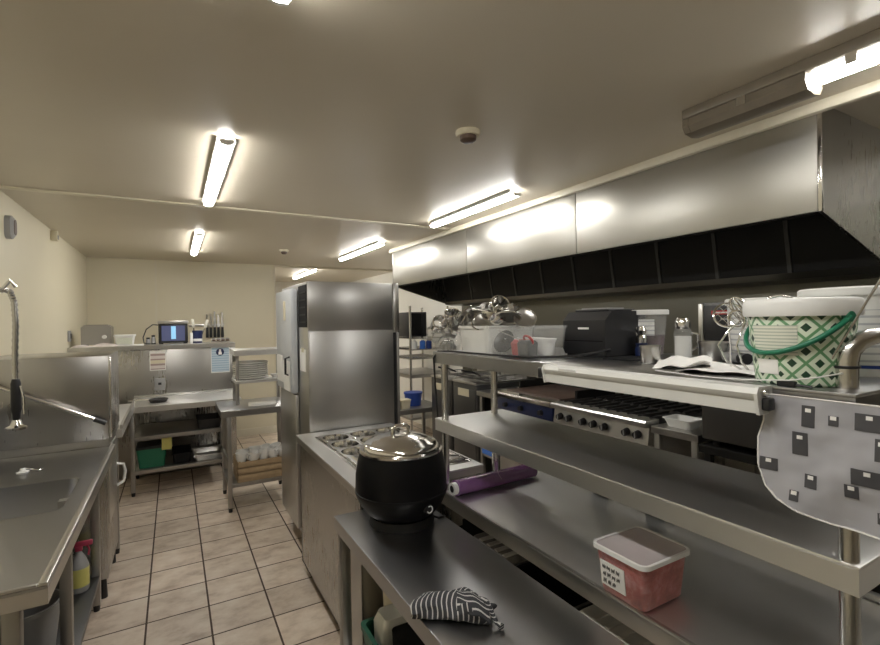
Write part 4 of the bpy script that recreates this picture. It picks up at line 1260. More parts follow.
# white food tubs at the right edge
def round_tub(x, y, z, r, h, label, band):
    t = thing('food_tub', label, 'tub', (x, y, z), 'white tubs at the near end of the pass')
    MB().lathe((x, y, z), [(0, 0), (r * .9, 0), (r * .92, .004), (r, h), (0, h)], 48).build('tub_body', 'white_plastic', t)
    MB().lathe((x, y, z + h), [(0, 0), (r * 1.06, 0), (r * 1.07, .004), (r * 1.07, .016), (r * 1.03, .02), (r * .98, .014), (0, .014)], 48).build('tub_lid', 'white_plastic', t)
    MB().lathe((x, y, z), [(r * .945, h * .18), (r * 1.0, h * .82)], 48, cap=False).build('printed_wrap', 'tub_lines', t)
    MB().lathe((x, y, z), [(r * .94, h * .10), (r * .945, h * .14)], 48, cap=False).build('blue_line', band, t)
round_tub(1.44, .50, TZ, .105, .185, 'round white tub with grey print and blue line behind the bent pipe', 'blue')
round_tub(1.58, .78, TZ, .09, .175, 'white tub partly hidden behind the lattice bucket lid', 'blue')

t = thing('bent_pipe', 'thick polished steel pipe bending over the near corner of the pass', 'pipe', (1.125, .405, TZ))
pp = [(1.125, .405, TZ), (1.125, .405, TZ + .05), (1.128, .402, TZ + .072), (1.142, .394, TZ + .088), (1.166, .382, TZ + .098), (1.20, .366, TZ + .102), (1.32, .31, TZ + .104), (1.40, .27, TZ + .104)]
MB().tube(pp, .018, 20, radii=[.0185, .0185, .0185, .0175, .016, .014, .0125, .012]).build('pipe', 'tube', t)
MB().lathe((1.125, .405, TZ + .038), [(.0185, 0), (.0208, .001), (.0208, .005), (.0185, .006)], 24).build('cable_tie', 'black', t)
tag(MB().cyl((1.105, .425, TZ + .05), (1.115, .335, TZ + .235), .0022, seg=8).build('skewer', 'tube'), 'thin metal rod leaning on the bent pipe', 'rod')
tag(MB().tube([(1.10, .80, TZ + .003), (1.066, .66, TZ + .003), (1.057, .56, TZ + .006), (1.053, .47, TZ + .014), (1.072, .43, TZ + .022), (1.104, .405, TZ + .030)], .0016, 6).build('string', 'white_plastic'), 'white string lying past the lattice bucket to the bent pipe', 'string')
t = thing('black_clip', 'small black clip at the foot of the lattice bucket', 'clip', (1.064, .475, TZ))
B(1.055, 1.068, .462, .495, TZ, TZ + .012, bev=.003).build('clip_body', 'black', t)
MB().cyl((1.055, .46, TZ + .006), (1.060, .435, TZ + .003), .0025, seg=8).build('clip_pin', 'black', t)

# whisks behind / beside the bucket
def whisk(base, tipdir, L, R, label, n=3, handle=.10):
    b = Vector(base); d = Vector(tipdir).normalized()
    t = thing('wire_whisk', label, 'whisk', b, 'whisks and wire tools by the lattice bucket')
    s = d.orthogonal().normalized(); s2 = d.cross(s)
    MB().cyl(b, b + d * handle, .007, .006, 12).build('handle', 'tube', t)
    for k in range(n):
        a = PI * k / n
        q = s * math.cos(a) + s2 * math.sin(a)
        pts = []
        for i in range(25):
            th = PI * i / 24
            ww = R * math.sin(th) ** .8 * math.copysign(1, math.cos(th) * 1e-9 + 1)
            prog = handle + (L - handle) * math.sin(th) ** .75
            lat = R * math.cos(th) * (math.sin(th) ** .6)
            pts.append(b + d * prog + q * lat)
        MB().tube(pts, .0022, 6).build('wire_loop', 'chrome', t)
whisk((1.30, .605, TZ + .012), (-.25, .30, .72), .20, .030, 'wire whisk leaning up left of the lattice bucket')
# ring handled tools standing behind the bucket
def ring_tool(c, R, nrm, label, stem):
    c = Vector(c); nrm = Vector(nrm).normalized()
    s = nrm.orthogonal().normalized(); q = nrm.cross(s)
    t = thing('wire_strainer', label, 'strainer', Vector(stem), 'whisks and wire tools by the lattice bucket')
    MB().tube([c + s * R * math.cos(a) + q * R * math.sin(a) for a in [2 * PI * k / 32 for k in range(32)]], .0032, 8, closed=True).build('ring', 'chrome', t)
    MB().tube([c - Vector((0, 0, R)), (c - Vector((0, 0, R))).lerp(Vector(stem), .5) + Vector((.004, 0, 0)), Vector(stem)], .003, 6).build('stem', 'chrome', t)
    w = MB()
    for k in (-.5, 0, .5):
        h = R * math.sqrt(1 - k * k)
        w.tube([c + s * R * k + q * h, c + s * R * k - q * h], .0007, 4)
        w.tube([c + q * R * k + s * h, c + q * R * k - s * h], .0007, 4)
    w.build('mesh_wires', 'chrome', t)
ring_tool((1.33, .74, TZ + .145), .035, (-.5, -.3, .25), 'ring strainer standing behind the bucket lid, left one', (1.34, .74, TZ + .003))
ring_tool((1.30, .60, TZ + .15), .042, (-.5, -.2, .15), 'ring strainer standing behind the bucket lid, right one', (1.31, .60, TZ + .003))
t = thing('wire_tongs', 'curled wire tongs standing left of the lattice bucket handle', 'tongs', (1.23, .64, TZ))
for s in (-1, 1):
    MB().tube([(1.23, .64 + .006 * s, TZ + .003), (1.20, .655 + .018 * s, TZ + .03), (1.19, .665 + .022 * s, TZ + .07), (1.205, .655 + .016 * s, TZ + .105), (1.225, .645 + .006 * s, TZ + .13)], .0026, 8).build('arm', 'chrome', t)
cl = [(1.212 + .003 * k / 8, .655 + .020 * math.cos(k * PI / 8), TZ + .135 + .020 * math.sin(k * PI / 8)) for k in range(20)]
MB().tube(cl, .0035, 8).build('coil', 'chrome', t)

# papers, cup, shaker, jar
def crumple(x, y, z, sx, sy, rz, label, amp=.012, seed=1):
    random.seed(seed)
    mb = MB()
    n = 12
    ph1, ph2 = rnd(0, 6), rnd(0, 6)
    H = {}
    for i in range(n + 1):
        for j in range(n + 1):
            u, v = i / n - .5, j / n - .5
            zz = .0015 + amp * (.5 + .5 * math.sin(5 * u + 3 * v + ph1)) * (.4 + abs(u) * 1.1) + amp * .25 * math.sin(11 * v + ph2)
            H[i, j] = mb.bm.verts.new((u * sx, v * sy, max(.001, zz)))
    for i in range(n):
        for j in range(n):
            mb.bm.faces.new((H[i, j], H[i + 1, j], H[i + 1, j + 1], H[i, j + 1]))
    gm = bmesh.ops.extrude_face_region(mb.bm, geom=mb.bm.faces[:])
    bmesh.ops.translate(mb.bm, vec=(0, 0, .0008), verts=[v for v in gm['geom'] if isinstance(v, bmesh.types.BMVert)])
    o = mb.build('paper_sheet', 'paper', local=True)
    o.location = (x, y, z); o.rotation_euler = (0, 0, rz)
    return tag(o, label, 'paper', 'white papers on the pass')
crumple(1.27, .835, TZ, .20, .14, .5, 'curled white paper in front of the salt shaker', .022, 2)
crumple(1.255, .705, TZ, .26, .18, .35, 'flat white paper beside the lattice bucket', .009, 5)
def steel_cup(x, y, z, r, h, label, group, rot=None, taper=.9, mat='heap_steel'):
    t = thing('steel_cup', label, 'steel cup', (x, y, z), group)
    MB().lathe((0, 0, 0), [(0, 0), (r * taper, 0), (r * taper + .002, .003), (r, h), (r + .0025, h), (r + .0025, h - .004), (r - .0025, h - .003), (r * taper - .002, .004), (0, .004)], 32).build('cup_body', mat, t, local=True)
    MB().lathe((0, 0, 0), [(r * (taper + (1 - taper) * .8) + .0005, h * .80), (r * (taper + (1 - taper) * .86) + .001, h * .86)], 32, cap=False).build('beaded_ring', mat, t, local=True)
    if rot: t.rotation_euler = rot
    return t
steel_cup(1.29, .955, TZ, .030, .055, 'small steel cup in front of the tub of purple relish', 'steel cups on the pass')
steel_cup(1.50, .885, TZ, .042, .062, 'wide steel cup below the black oven panel', 'steel cups on the pass')
t = thing('torch', 'short grey cylinder with a black end lying beside the wide steel cup', 'torch', (1.47, .80, TZ + .016))
MB().cyl((1.50, .845, TZ + .0165), (1.46, .775, TZ + .0165), .0155, seg=20).build('barrel', 'grey_plastic', t)
MB().cyl((1.4605, .776, TZ + .0165), (1.447, .753, TZ + .0165), .0165, seg=20).build('black_end', 'black', t)
t = thing('salt_shaker', 'tall glass shaker of white salt with a steel top', 'shaker', (1.545, 1.015, TZ))
MB().lathe((1.545, 1.015, TZ), [(0, .003), (.026, .003), (.026, .075), (0, .075)], 24).build('salt', 'salt', t)
MB().lathe((1.545, 1.015, TZ), [(0, 0), (.029, 0), (.030, .003), (.030, .085), (.025, .10), (.022, .105), (0, .105)], 24).build('glass_body', 'glass', t)
MB().lathe((1.545, 1.015, TZ), [(.0235, .10), (.025, .102), (.026, .125), (.018, .138), (0, .14)], 24).build('shaker_top', 'chrome', t)
MB().tube([(1.572, 1.0, TZ + .085), (1.59, .99, TZ + .08), (1.592, .989, TZ + .04), (1.574, .999, TZ + .025)], .004, 8).build('handle', 'chrome', t)
t = thing('relish_tub', 'clear tub of dark purple relish with a white lid on the pass', 'tub', (1.56, 1.17, TZ))
MB().lathe((1.56, 1.17, TZ), [(0, .003), (.054, .003), (.062, .075), (0, .075)], 36).build('relish', 'beet', t)
MB().lathe((1.56, 1.17, TZ), [(0, 0), (.055, 0), (.057, .002), (.072, .155), (.070, .156), (.055, .004)], 36).build('tub_wall', 'clear', t)
MB().lathe((1.56, 1.17, TZ + .152), [(0, 0), (.077, 0), (.0775, .004), (.0775, .016), (.074, .018), (.0, .015)], 36).build('lid', 'white_plastic', t)
o = MB().box(-.028, .028, -.0015, .0015, 0, .06).build('label', 'tub_lines', t, local=True)
o.location = (-.054, -.038, .075); o.rotation_euler = (-.09, 0, math.radians(-55))
o = MB().box(-.012, .012, -.0015, .0015, 0, .10).build('side_label', 'paper', t, local=True)
o.location = (-.066, .014, .03); o.rotation_euler = (-.09, 0, math.radians(-102))
t = thing('pepper_grinder', 'small chrome grinder between the receipt printer and the relish tub', 'grinder', (1.47, 1.125, TZ))
MB().lathe((1.47, 1.125, TZ), [(0, 0), (.022, 0), (.022, .03), (.018, .04), (.022, .05), (0, .05)], 20).build('grinder_base', 'blue_panel', t)
MB().lathe((1.47, 1.125, TZ + .05), [(0, 0), (.018, 0), (.020, .02), (.012, .03), (.018, .045), (.012, .06), (0, .062)], 20).build('grinder_top', 'chrome', t)

# receipt printer
px0, px1, py0, py1 = 1.315, 1.535, 1.155, 1.36
t = thing('receipt_printer', 'black receipt printer on the pass top shelf', 'printer', ((px0 + px1) / 2, (py0 + py1) / 2, TZ))
MB().prism([(px0 + .012, TZ + .008), (px0, TZ + .03), (px0 + .004, TZ + .135), (px0 + .035, TZ + .166), (px1 - .02, TZ + .168), (px1, TZ + .15), (px1, TZ + .008)], 'y', py0, py1).build('case', 'black', t)
B(px0 + .045, px1 - .03, py0 + .02, py1 - .02, TZ + .165, TZ + .176, bev=.006).build('paper_cover', 'black', t)
B(px0 + .05, px1 - .08, py0 + .03, py1 - .05, TZ + .175, TZ + .180, bev=.002).build('paper_slot', 'grey_plastic', t)
B(px0 - .0015, px0 + .004, py0 + .01, py1 - .01, TZ + .058, TZ + .062).build('case_seam', 'black_matt', t)
B(px0 - .0005, px0 + .003, py0 + .075, py0 + .125, TZ + .102, TZ + .109).build('logo', 'paper', t)
B(px0 + .012, px1 - .01, py0 + .01, py1 - .01, TZ, TZ + .009).build('base_foot', 'black_matt', t)
for z in (.095, .075):
    B(px1 - .06, px1 - .035, py0 - .006, py0 + .001, TZ + z, TZ + z + .012, bev=.002).build('connector', 'chrome', t)
MB().tube([(1.34, 1.154, TZ + .030), (1.31, 1.145, TZ + .03), (1.285, 1.16, TZ + .024), (1.24, 1.22, TZ + .010), (1.15, 1.275, TZ + .006), (1.085, 1.36, TZ + .006), (1.075, 1.55, TZ + .006), (1.068, 1.80, TZ + .006), (1.062, 1.90, TZ + .002), (1.046, 1.915, TZ - .03), (1.044, 1.90, 1.30), (1.05, 1.892, 1.16)], .0045, 8).build('power_cord', 'black', t)
tag(B(1.29, 1.44, 1.03, 1.145, TZ, TZ + .006, bev=.002).build('rubber_mat', 'black_matt'), 'thin black mat beside the receipt printer', 'mat')

# utensil tubs
def plastic_tub(cx, cy, hx, hy, h, label, mat, name='utensil_tub'):
    t = thing(name, label, 'tub', (cx, cy, TZ), 'plastic utensil tubs on the pass')
    MB().rloft((cx, cy, TZ), [(0, hx - .018, hy - .014, .02), (h, hx - .004, hy - .003, .025), (h, hx - .008, hy - .007, .022), (.005, hx - .022, hy - .018, .02)], caps=(True, True)).build('tub_body', mat, t)
    MB().rloft((cx, cy, TZ + h), [(-.008, hx, hy, .027), (.003, hx, hy, .027), (.003, hx - .009, hy - .009, .022), (-.008, hx - .009, hy - .009, .022)], caps=(False, False)).build('tub_rim', mat, t)
    return t
plastic_tub(1.235, 1.685, .135, .115, .115, 'pale plastic tub heaped with steelware at the left of the pass', 'frosted')
plastic_tub(1.195, 1.435, .11, .128, .115, 'clear plastic tub of odd tools next to the receipt printer', 'clear')
# contents of the clear tub
t = thing('black_disc', 'round black disc standing on edge in the clear tub', 'disc', (1.19, 1.47, TZ + .006))
o = MB().lathe((0, 0, 0), [(0, 0), (.045, 0), (.047, .006), (.03, .012), (0, .012)], 28).build('disc_body', 'black', t, local=True)
o2 = MB().lathe((0, 0, .012), [(0, 0), (.010, 0), (.012, .012), (0, .014)], 16).build('knob', 'black', t, local=True)
t.rotation_euler = (0, -1.15, .3); t.location = (1.14, 1.50, TZ + .055)
t = thing('scissors', 'red handled scissors lying over the clear tub contents', 'scissors', (1.20, 1.34, TZ + .05))
for s in (-1, 1):
    MB().tube([(.028 * math.cos(a) * .7 - .05, s * .018 + .020 * math.sin(a), 0) for a in [2 * PI * k / 20 for k in range(20)]], .0045, 8, closed=True).build('grip', 'red', t, local=True)
    MB().prism([(-.03, s * .012), (.0, s * .002), (.09, -s * .004), (.0, -s * .004)], 'z', -.0015 + s * .0016, .0000 + s * .0016).build('blade', 'chrome', t, local=True)
t.rotation_euler = (.9, -.35, 1.9); t.location = (1.118, 1.39, TZ + .07)
for k, (x, y, lab) in enumerate(((1.17, 1.51, 'white pot at the left end of the clear tub'), (1.25, 1.45, 'white pot at the back of the clear tub'), (1.23, 1.365, 'white pot at the right end of the clear tub'))):
    t = thing('white_pot', lab, 'pot', (x, y, TZ + .006), 'white pots in the clear tub')
    MB().lathe((x, y, TZ + .006), [(0, 0), (.032, 0), (.038, .055), (.04, .055), (.04, .051), (.035, .05), (.029, .004), (0, .004)], 24).build('pot_body', 'white_plastic', t)
    MB().lathe((x, y, TZ + .061), [(0, 0), (.042, 0), (.042, .008), (0, .010)], 24).build('pot_lid', 'white_plastic', t)
tag(MB().rloft((1.135, 1.355, TZ + .006), [(0, .025, .03, .01), (.05, .028, .033, .012), (.06, .02, .025, .01)]).build('black_grip', 'black'), 'black rubber grip at the right end of the clear tub', 'grip')
tag(MB().rloft((1.17, 1.425, TZ + .006), [(0, .03, .035, .012), (.045, .035, .04, .015), (.06, .025, .03, .015)]).build('red_cloth', 'red'), 'dark red cloth wad in the clear tub', 'cloth')

# heap of steelware in and beside the pale tub
grp = 'steelware heaped on the pale tub'
def bowl(x, y, z, r, h, rot, label):
    t = thing('steel_bowl', label, 'bowl', (x, y, z), grp)
    pr = [(0, 0), (r * .45, 0), (r * .75, h * .25), (r * .95, h * .7), (r, h), (r + .004, h), (r + .003, h - .003), (r * .93, h * .7), (r * .73, h * .27), (r * .43, .003), (0, .003)]
    MB().lathe((0, 0, 0), pr, 36).build('bowl_body', 'heap_steel', t, local=True)
    MB().tube([((r + .002) * math.cos(a), (r + .002) * math.sin(a), h) for a in [2 * PI * k / 36 for k in range(36)]], .0028, 6, closed=True).build('rolled_rim', 'chrome', t, local=True)
    t.rotation_euler = rot
    return t
def ring_mould(x, y, z, r, h, rot, label):
    t = thing('ring_mould', label, 'ring mould', (x, y, z), grp)
    MB().lathe((0, 0, 0), [(r, 0), (r, h), (r - .003, h), (r - .003, 0), (r, 0)], 36, cap=False).build('ring_wall', 'chrome', t, local=True)
    MB().tube([((r) * math.cos(a), (r) * math.sin(a), h) for a in [2 * PI * k / 36 for k in range(36)]], .003, 6, closed=True).build('ring_edge', 'chrome', t, local=True)
    t.rotation_euler = rot
    return t
T2 = TZ + .105
# filling that carries the heap
bowl(1.22, 1.70, TZ + .02, .085, .10, (0, 0, 0), 'large steel bowl sunk deep inside the pale tub under the heap')
bowl(1.155, 1.655, T2 + .02, .052, .022, (.45, -.65, 0), 'shallow steel bowl tilted to the front of the heap')
bowl(1.20, 1.56, T2 + .062, .058, .020, (PI - .35, .25, 0), 'upturned steel bowl at the right of the heap')
bowl(1.28, 1.66, T2 + .03, .06, .030, (.3, -.5, 0), 'steel bowl at the back of the heap')
bowl(1.27, 1.535, T2 + .035, .046, .016, (.8, -.6, 0), 'small steel bowl edgewise at the right end of the heap')
ring_mould(1.22, 1.66, T2 + .075, .042, .055, (.9, -.55, .2), 'tall ring mould on the very top of the heap')
ring_mould(1.17, 1.735, T2 + .03, .032, .05, (1.2, .3, .5), 'ring mould on its side in the left of the heap')
steel_cup(1.21, 1.79, T2 + .02, .028, .075, 'upright steel cup sticking up at the left of the heap', grp, (.2, -.15, 0))
steel_cup(1.24, 1.745, T2 + .035, .030, .08, 'steel cup leaning right near the top of the heap', grp, (-.55, .25, 0))
steel_cup(1.13, 1.775, T2 + .012, .026, .07, 'steel cup lying across the left end of the heap', grp, (1.2, -.6, .4))
def cutter(x, y, z, rot, label, r=.03):
    t = thing('pastry_cutter', label, 'cutter', (x, y, z), grp)
    pts = []
    for k in range(40):
        a = 2 * PI * k / 40
        rr = r * (1 + .14 * math.cos(5 * a))
        pts.append((rr * math.cos(a), rr * math.sin(a)))
    mb = MB()
    for z0, z1 in ((0, .022),):
        A = [mb.bm.verts.new((x_, y_, z0)) for x_, y_ in pts]; Bv = [mb.bm.verts.new((x_, y_, z1)) for x_, y_ in pts]
        C = [mb.bm.verts.new((x_ * .93, y_ * .93, z1)) for x_, y_ in pts]; D = [mb.bm.verts.new((x_ * .93, y_ * .93, z0)) for x_, y_ in pts]
        for P_, Q_ in ((A, Bv), (Bv, C), (C, D), (D, A)):
            for k in range(40):
                l = (k + 1) % 40
                mb.bm.faces.new((P_[k], P_[l], Q_[l], Q_[k]))
    mb.build('cutter_wall', 'heap_steel', t, local=True)
    MB().tube([(-r, 0, .022), (-r * .6, 0, .036), (r * .6, 0, .036), (r, 0, .022)], .003, 6).build('handle', 'chrome', t, local=True)
    t.rotation_euler = rot
cutter(1.125, 1.75, T2 + .03, (.6, -.9, 0), 'fluted pastry cutter at the left of the pale tub heap')
cutter(1.13, 1.71, T2 + .03, (.4, -.8, .8), 'fluted pastry cutter at the front middle of the heap')
cutter(1.26, 1.60, T2 + .07, (1.0, .5, .3), 'fluted pastry cutter on the upper right of the heap')
ring_mould(1.255, 1.70, T2 + .06, .036, .05, (.5, .9, .2), 'ring mould leaning behind the tallest ring of the heap')
ring_mould(1.16, 1.60, T2 + .035, .030, .04, (1.0, -.3, .7), 'small ring mould at the front right of the heap')
bowl(1.165, 1.79, T2 + .045, .045, .035, (-.5, -.6, 0), 'small steel bowl tilted left of the tall ring in the heap')
cutter(1.20, 1.715, T2 + .075, (1.1, -.4, .5), 'fluted pastry cutter standing near the top of the heap', .026)
t = thing('ladle', 'steel ladle lying across the right of the heap', 'ladle', (1.2, 1.6, T2 + .05), grp)
MB().lathe((0, 0, 0), [(0, 0), (.025, .004), (.038, .018), (.042, .034), (.0395, .034), (.035, .019), (.023, .007), (0, .003)], 28).build('ladle_bowl', 'chrome', t, local=True)
MB().tube([(.04, 0, .033), (.06, .01, .05), (.12, .05, .06), (.17, .09, .055)], .004, 8).build('ladle_handle', 'chrome', t, local=True)
t.location = (1.14, 1.60, T2 + .03); t.rotation_euler = (.2, .12, 1.1)
t = thing('clear_bowl', 'clear round bowl of cutters at the far left corner of the pass shelf', 'bowl', (1.105, 1.885, TZ))
MB().lathe((1.105, 1.885, TZ), [(0, 0), (.05, 0), (.055, .004), (.073, .08), (.077, .085), (.073, .088), (.069, .08), (.051, .006), (0, .006)], 40).build('bowl_wall', 'clear', t)
MB().tube([(1.105 + .075 * math.cos(a), 1.885 + .075 * math.sin(a), TZ + .086) for a in [2 * PI * k / 36 for k in range(36)]], .0025, 6, closed=True).build('bowl_rim', 'glass', t)
g2 = 'cutters heaped in the clear bowl'
for x, y, z, r, rot, lab in ((1.085, 1.865, TZ + .012, .030, (0, 0, 0), 'fluted cutter at the bottom front of the clear bowl'), (1.125, 1.905, TZ + .012, .030, (.2, 0, .4), 'fluted cutter at the bottom back of the clear bowl'), (1.065, 1.935, TZ + .075, .040, (.7, -.9, .3), 'fluted cutter leaning left over the rim of the clear bowl'), (1.09, 1.855, TZ + .09, .040, (.3, -.7, 1.2), 'fluted cutter at the front of the clear bowl heap'), (1.125, 1.915, TZ + .105, .040, (-.8, .3, .2), 'fluted cutter at the back of the clear bowl heap'), (1.105, 1.885, TZ + .15, .036, (1.2, -.3, .9), 'fluted cutter on top of the clear bowl heap')):
    cutter(x, y, z, rot, lab, r)
    bpy.data.objects[[o.name for o in bpy.data.objects if o.get('label') == lab][0]]['group'] = g2
for x, y, z, r, h, rot, lab in ((1.06, 1.90, TZ + .115, .034, .05, (1.0, -.7, .2), 'plain ring sticking out to the left of the clear bowl'), (1.12, 1.86, TZ + .135, .032, .055, (.4, -.5, .2), 'plain ring standing high in the clear bowl')):
    ring_mould(x, y, z, r, h, rot, lab)['group'] = g2
steel_cup(1.155, 1.895, TZ + .10, .026, .085, 'tall steel cup standing at the back of the clear bowl', g2, (-.2, .15, 0))
steel_cup(1.19, 1.845, TZ + .09, .026, .08, 'tall steel cup between the clear bowl and the pale tub', grp, (.1, .25, 0))
t = thing('saucepan', 'dark pan with a steel rim squeezed between the clear bowl and the pale tub', 'pan', (1.275, 1.865, TZ))
MB().lathe((1.285, 1.862, TZ), [(0, 0), (.050, 0), (.055, .008), (.056, .095), (.052, .095), (.050, .006), (0, .006)], 32).build('pan_body', 'soot', t)
MB().tube([(1.285 + .0545 * math.cos(a), 1.862 + .0545 * math.sin(a), TZ + .096) for a in [2 * PI * k / 32 for k in range(32)]], .003, 6, closed=True).build('pan_rim', 'chrome', t)

# ---------------------------------------------------------------- cooking line along the right wall
RX = 2.40
def castor_leg(x, y, z, parent):
    MB().cyl((x, y, 0), (x, y, z), .022, .022, 14).build('leg', 'steel_dull', parent)

# range with burners
t = thing('gas_range', 'gas range with a row of black knobs on the right cooking line', 'range', (2.75, 2.2, 0))
ry0, ry1 = 1.80, 2.585
B(RX + .03, 3.15, ry0, ry1, .15, .90, bev=.004).build('body', 'steel_dull', t)
MB().prism([(RX - .005, .855), (RX - .002, .85), (RX + .06, .85), (RX + .06, .955), (RX + .012, .955)], 'y', ry0, ry1).build('control_panel', 'steel', t)
MB().prism([(RX - .03, .965), (RX - .03, .985), (RX - .02, .995), (RX + .10, .995), (RX + .10, .955), (RX - .02, .955)], 'y', ry0, ry1).build('front_rail', 'steel', t)
B(RX + .10, 3.15, ry0, ry1, .90, .965).build('hob_well', 'soot', t)
for k, y in enumerate((2.515, 2.43, 2.30, 2.21, 2.12, 1.95, 1.87)):
    kb = MB().cyl((RX + .006, y, .905), (RX - .03, y, .900), .024, .020, 18).build('knob', 'black', t)
    B(RX - .034, RX - .029, y - .003, y + .003, .885, .92).build('pointer', 'grey_plastic', kb)
for y in (ry0 + .2, ry1 - .2):
    for x in (2.62, 2.95):
        gr = MB()
        for q in (-.16, -.08, 0, .08, .16):
            gr.box(x - .15, x + .15, y + q - .006, y + q + .006, .985, 1.0)
        for q in (-.14, 0, .14):
            gr.box(x + q - .006, x + q + .006, y - .17, y + .17, .978, .99)
        for a in (-.14, .14):
            for b in (-.16, .16):
                gr.box(x + a - .01, x + a + .01, y + b - .01, y + b + .01, .962, .985)
        gg = gr.build('pan_support', 'iron', t)
        MB().lathe((x, y, .962), [(0, 0), (.06, 0), (.06, .012), (.04, .018), (0, .018)], 24).build('burner_cap', 'iron', gg)
B(RX + .012, RX + .03, ry0 + .03, ry1 - .03, .20, .80, bev=.004).build('oven_door', 'steel_dull', t)
MB().tube([(RX + .012, ry0 + .1, .74), (RX - .03, ry0 + .1, .74), (RX - .03, ry1 - .1, .74), (RX + .012, ry1 - .1, .74)], .012, 10).build('oven_handle', 'steel', t)
for x in (RX + .1, 3.05):
    for y in (ry0 + .06, ry1 - .06):
        castor_leg(x, y, .15, t)

# griddle with blue panel
t = thing('griddle', 'flat griddle with a dark blue control panel on the right cooking line', 'griddle', (2.75, 2.94, 0))
gy0, gy1 = 2.60, 3.29
B(RX + .03, 3.15, gy0, gy1, .15, .96, bev=.004).build('body', 'steel_dull', t)
B(RX, RX + .03, gy0, gy1, .845, .945, bev=.004).build('control_panel', 'blue_panel', t)
MB().prism([(RX - .03, .958), (RX - .03, .980), (RX - .02, .992), (RX + .10, .992), (RX + .10, .95), (RX - .02, .95)], 'y', gy0, gy1).build('front_rail', 'chrome', t)
B(RX + .10, 3.05, gy0 + .02, gy1 - .02, .955, 1.0, bev=.003).build('griddle_plate', 'orange_steel', t)
mb = MB()
mb.box(3.05, 3.07, gy0, gy1, .955, 1.09); mb.box(RX + .25, 3.07, gy1 - .02, gy1, .955, 1.06); mb.box(RX + .25, 3.07, gy0, gy0 + .02, .955, 1.05)
mb.build('splash_guard', 'soot', t)
for y in (2.72, 2.95, 3.15):
    MB().cyl((RX + .002, y, .895), (RX - .028, y, .895), .022, .018, 18).build('knob', 'black', t)
for x in (RX + .1, 3.05):
    for y in (gy0 + .06, gy1 - .06):
        castor_leg(x, y, .15, t)

# two fryers
def fryer(y0, y1, label):
    t = thing('deep_fryer', label, 'fryer', (2.7, (y0 + y1) / 2, 0), 'floor fryers on the cooking line')
    B(RX + .01, 3.10, y0, y1, .12, 1.0, bev=.004).build('cabinet', 'steel_black', t)
    mb = MB()
    mb.box(RX, RX + .16, y0, y1, 1.0, 1.02, bev=.003)
    mb.box(RX + .16, 3.0, y0, y0 + .03, 1.0, 1.02); mb.box(RX + .16, 3.0, y1 - .03, y1, 1.0, 1.02)
    mb.box(3.0, 3.12, y0, y1, 1.0, 1.16)
    mb.build('top_frame', 'steel', t)
    B(RX + .17, 2.99, y0 + .04, y1 - .04, .985, 1.004).build('oil_well', 'iron', t)
    B(RX + .002, RX + .010, y0 + .02, y1 - .02, .18, .95, bev=.003).build('door', 'steel_black', t)
    B(RX - .001, RX + .003, (y0 + y1) / 2 - .09, (y0 + y1) / 2 + .10, .88, .95).build('label_plate', 'cream_plastic', t)
    bk = MB()
    for a in range(5):
        x = RX + .2 + a * .10
        bk.tube([(x, y0 + .06, 1.06), (x, y0 + .06, 1.01), (x, y1 - .06, 1.01), (x, y1 - .06, 1.06)], .003, 6)
    bk.tube([(RX + .19, y0 + .06, 1.06), (RX + .62, y0 + .06, 1.06), (RX + .62, y1 - .06, 1.06), (RX + .19, y1 - .06, 1.06)], .004, 6, closed=True)
    bb = bk.build('basket', 'steel_dull', t)
    MB().tube([(RX + .19, (y0 + y1) / 2, 1.06), (RX + .10, (y0 + y1) / 2, 1.10), (RX - .02, (y0 + y1) / 2, 1.12)], .009, 8).build('basket_handle', 'black', bb)
    for x in (RX + .1, 3.0):
        for y in (y0 + .06, y1 - .06):
            MB().cyl((x, y, 0), (x, y, .12), .02, seg=14).build('foot', 'black', t)
fryer(3.60, 4.02, 'stainless deep fryer beside the griddle, nearer of the pair')
fryer(4.05, 4.47, 'stainless deep fryer farther of the pair on the cooking line')
t = thing('infill_table', 'narrow steel infill table between the griddle and the fryers', 'table', (2.7, 3.44, 0))
lipped_top(MB(), RX, 3.1, 3.30, 3.59, .955, .04).build('worktop', 'steel', t)
for x in (RX + .04, 3.05):
    for y in (3.33, 3.56):
        square_leg(x, y, .945, t, .017)
tag(MB().rloft((2.45, 3.45, .40), [(0, .04, .09, .02), (.12, .045, .10, .02)]).build('blue_tub', 'blue_clear'), 'bright blue tub stored low beside the fryers', 'tub')
lipped = lipped_top(MB(), RX + .03, 3.06, 3.31, 3.58, .40, .03)
lipped.build('undershelf', 'steel_dull', t)

# infill bench right of the range with a white dish
t = thing('infill_bench', 'small steel bench between the range and the dark oven', 'bench', (2.7, 1.64, 0))
lipped_top(MB(), RX, 3.1, 1.50, 1.785, .972, .04).build('worktop', 'steel', t)
for x in (RX + .03, 3.05):
    for y in (1.53, 1.755):
        square_leg(x, y, .96, t, .017)
t = thing('foil_dish', 'white rectangular dish on the small bench beside the range', 'dish', (2.52, 1.66, .972))
MB().rloft((2.52, 1.66, .972), [(0, .05, .065, .02), (.05, .07, .085, .02), (.05, .066, .081, .02), (.006, .046, .061, .02)]).build('dish_body', 'white_plastic', t)
MB().rloft((2.52, 1.66, 1.02), [(0, .075, .09, .022), (.004, .075, .09, .022), (.004, .066, .081, .02), (0, .066, .081, .02)], caps=(False, False)).build('dish_rim', 'white_plastic', t)

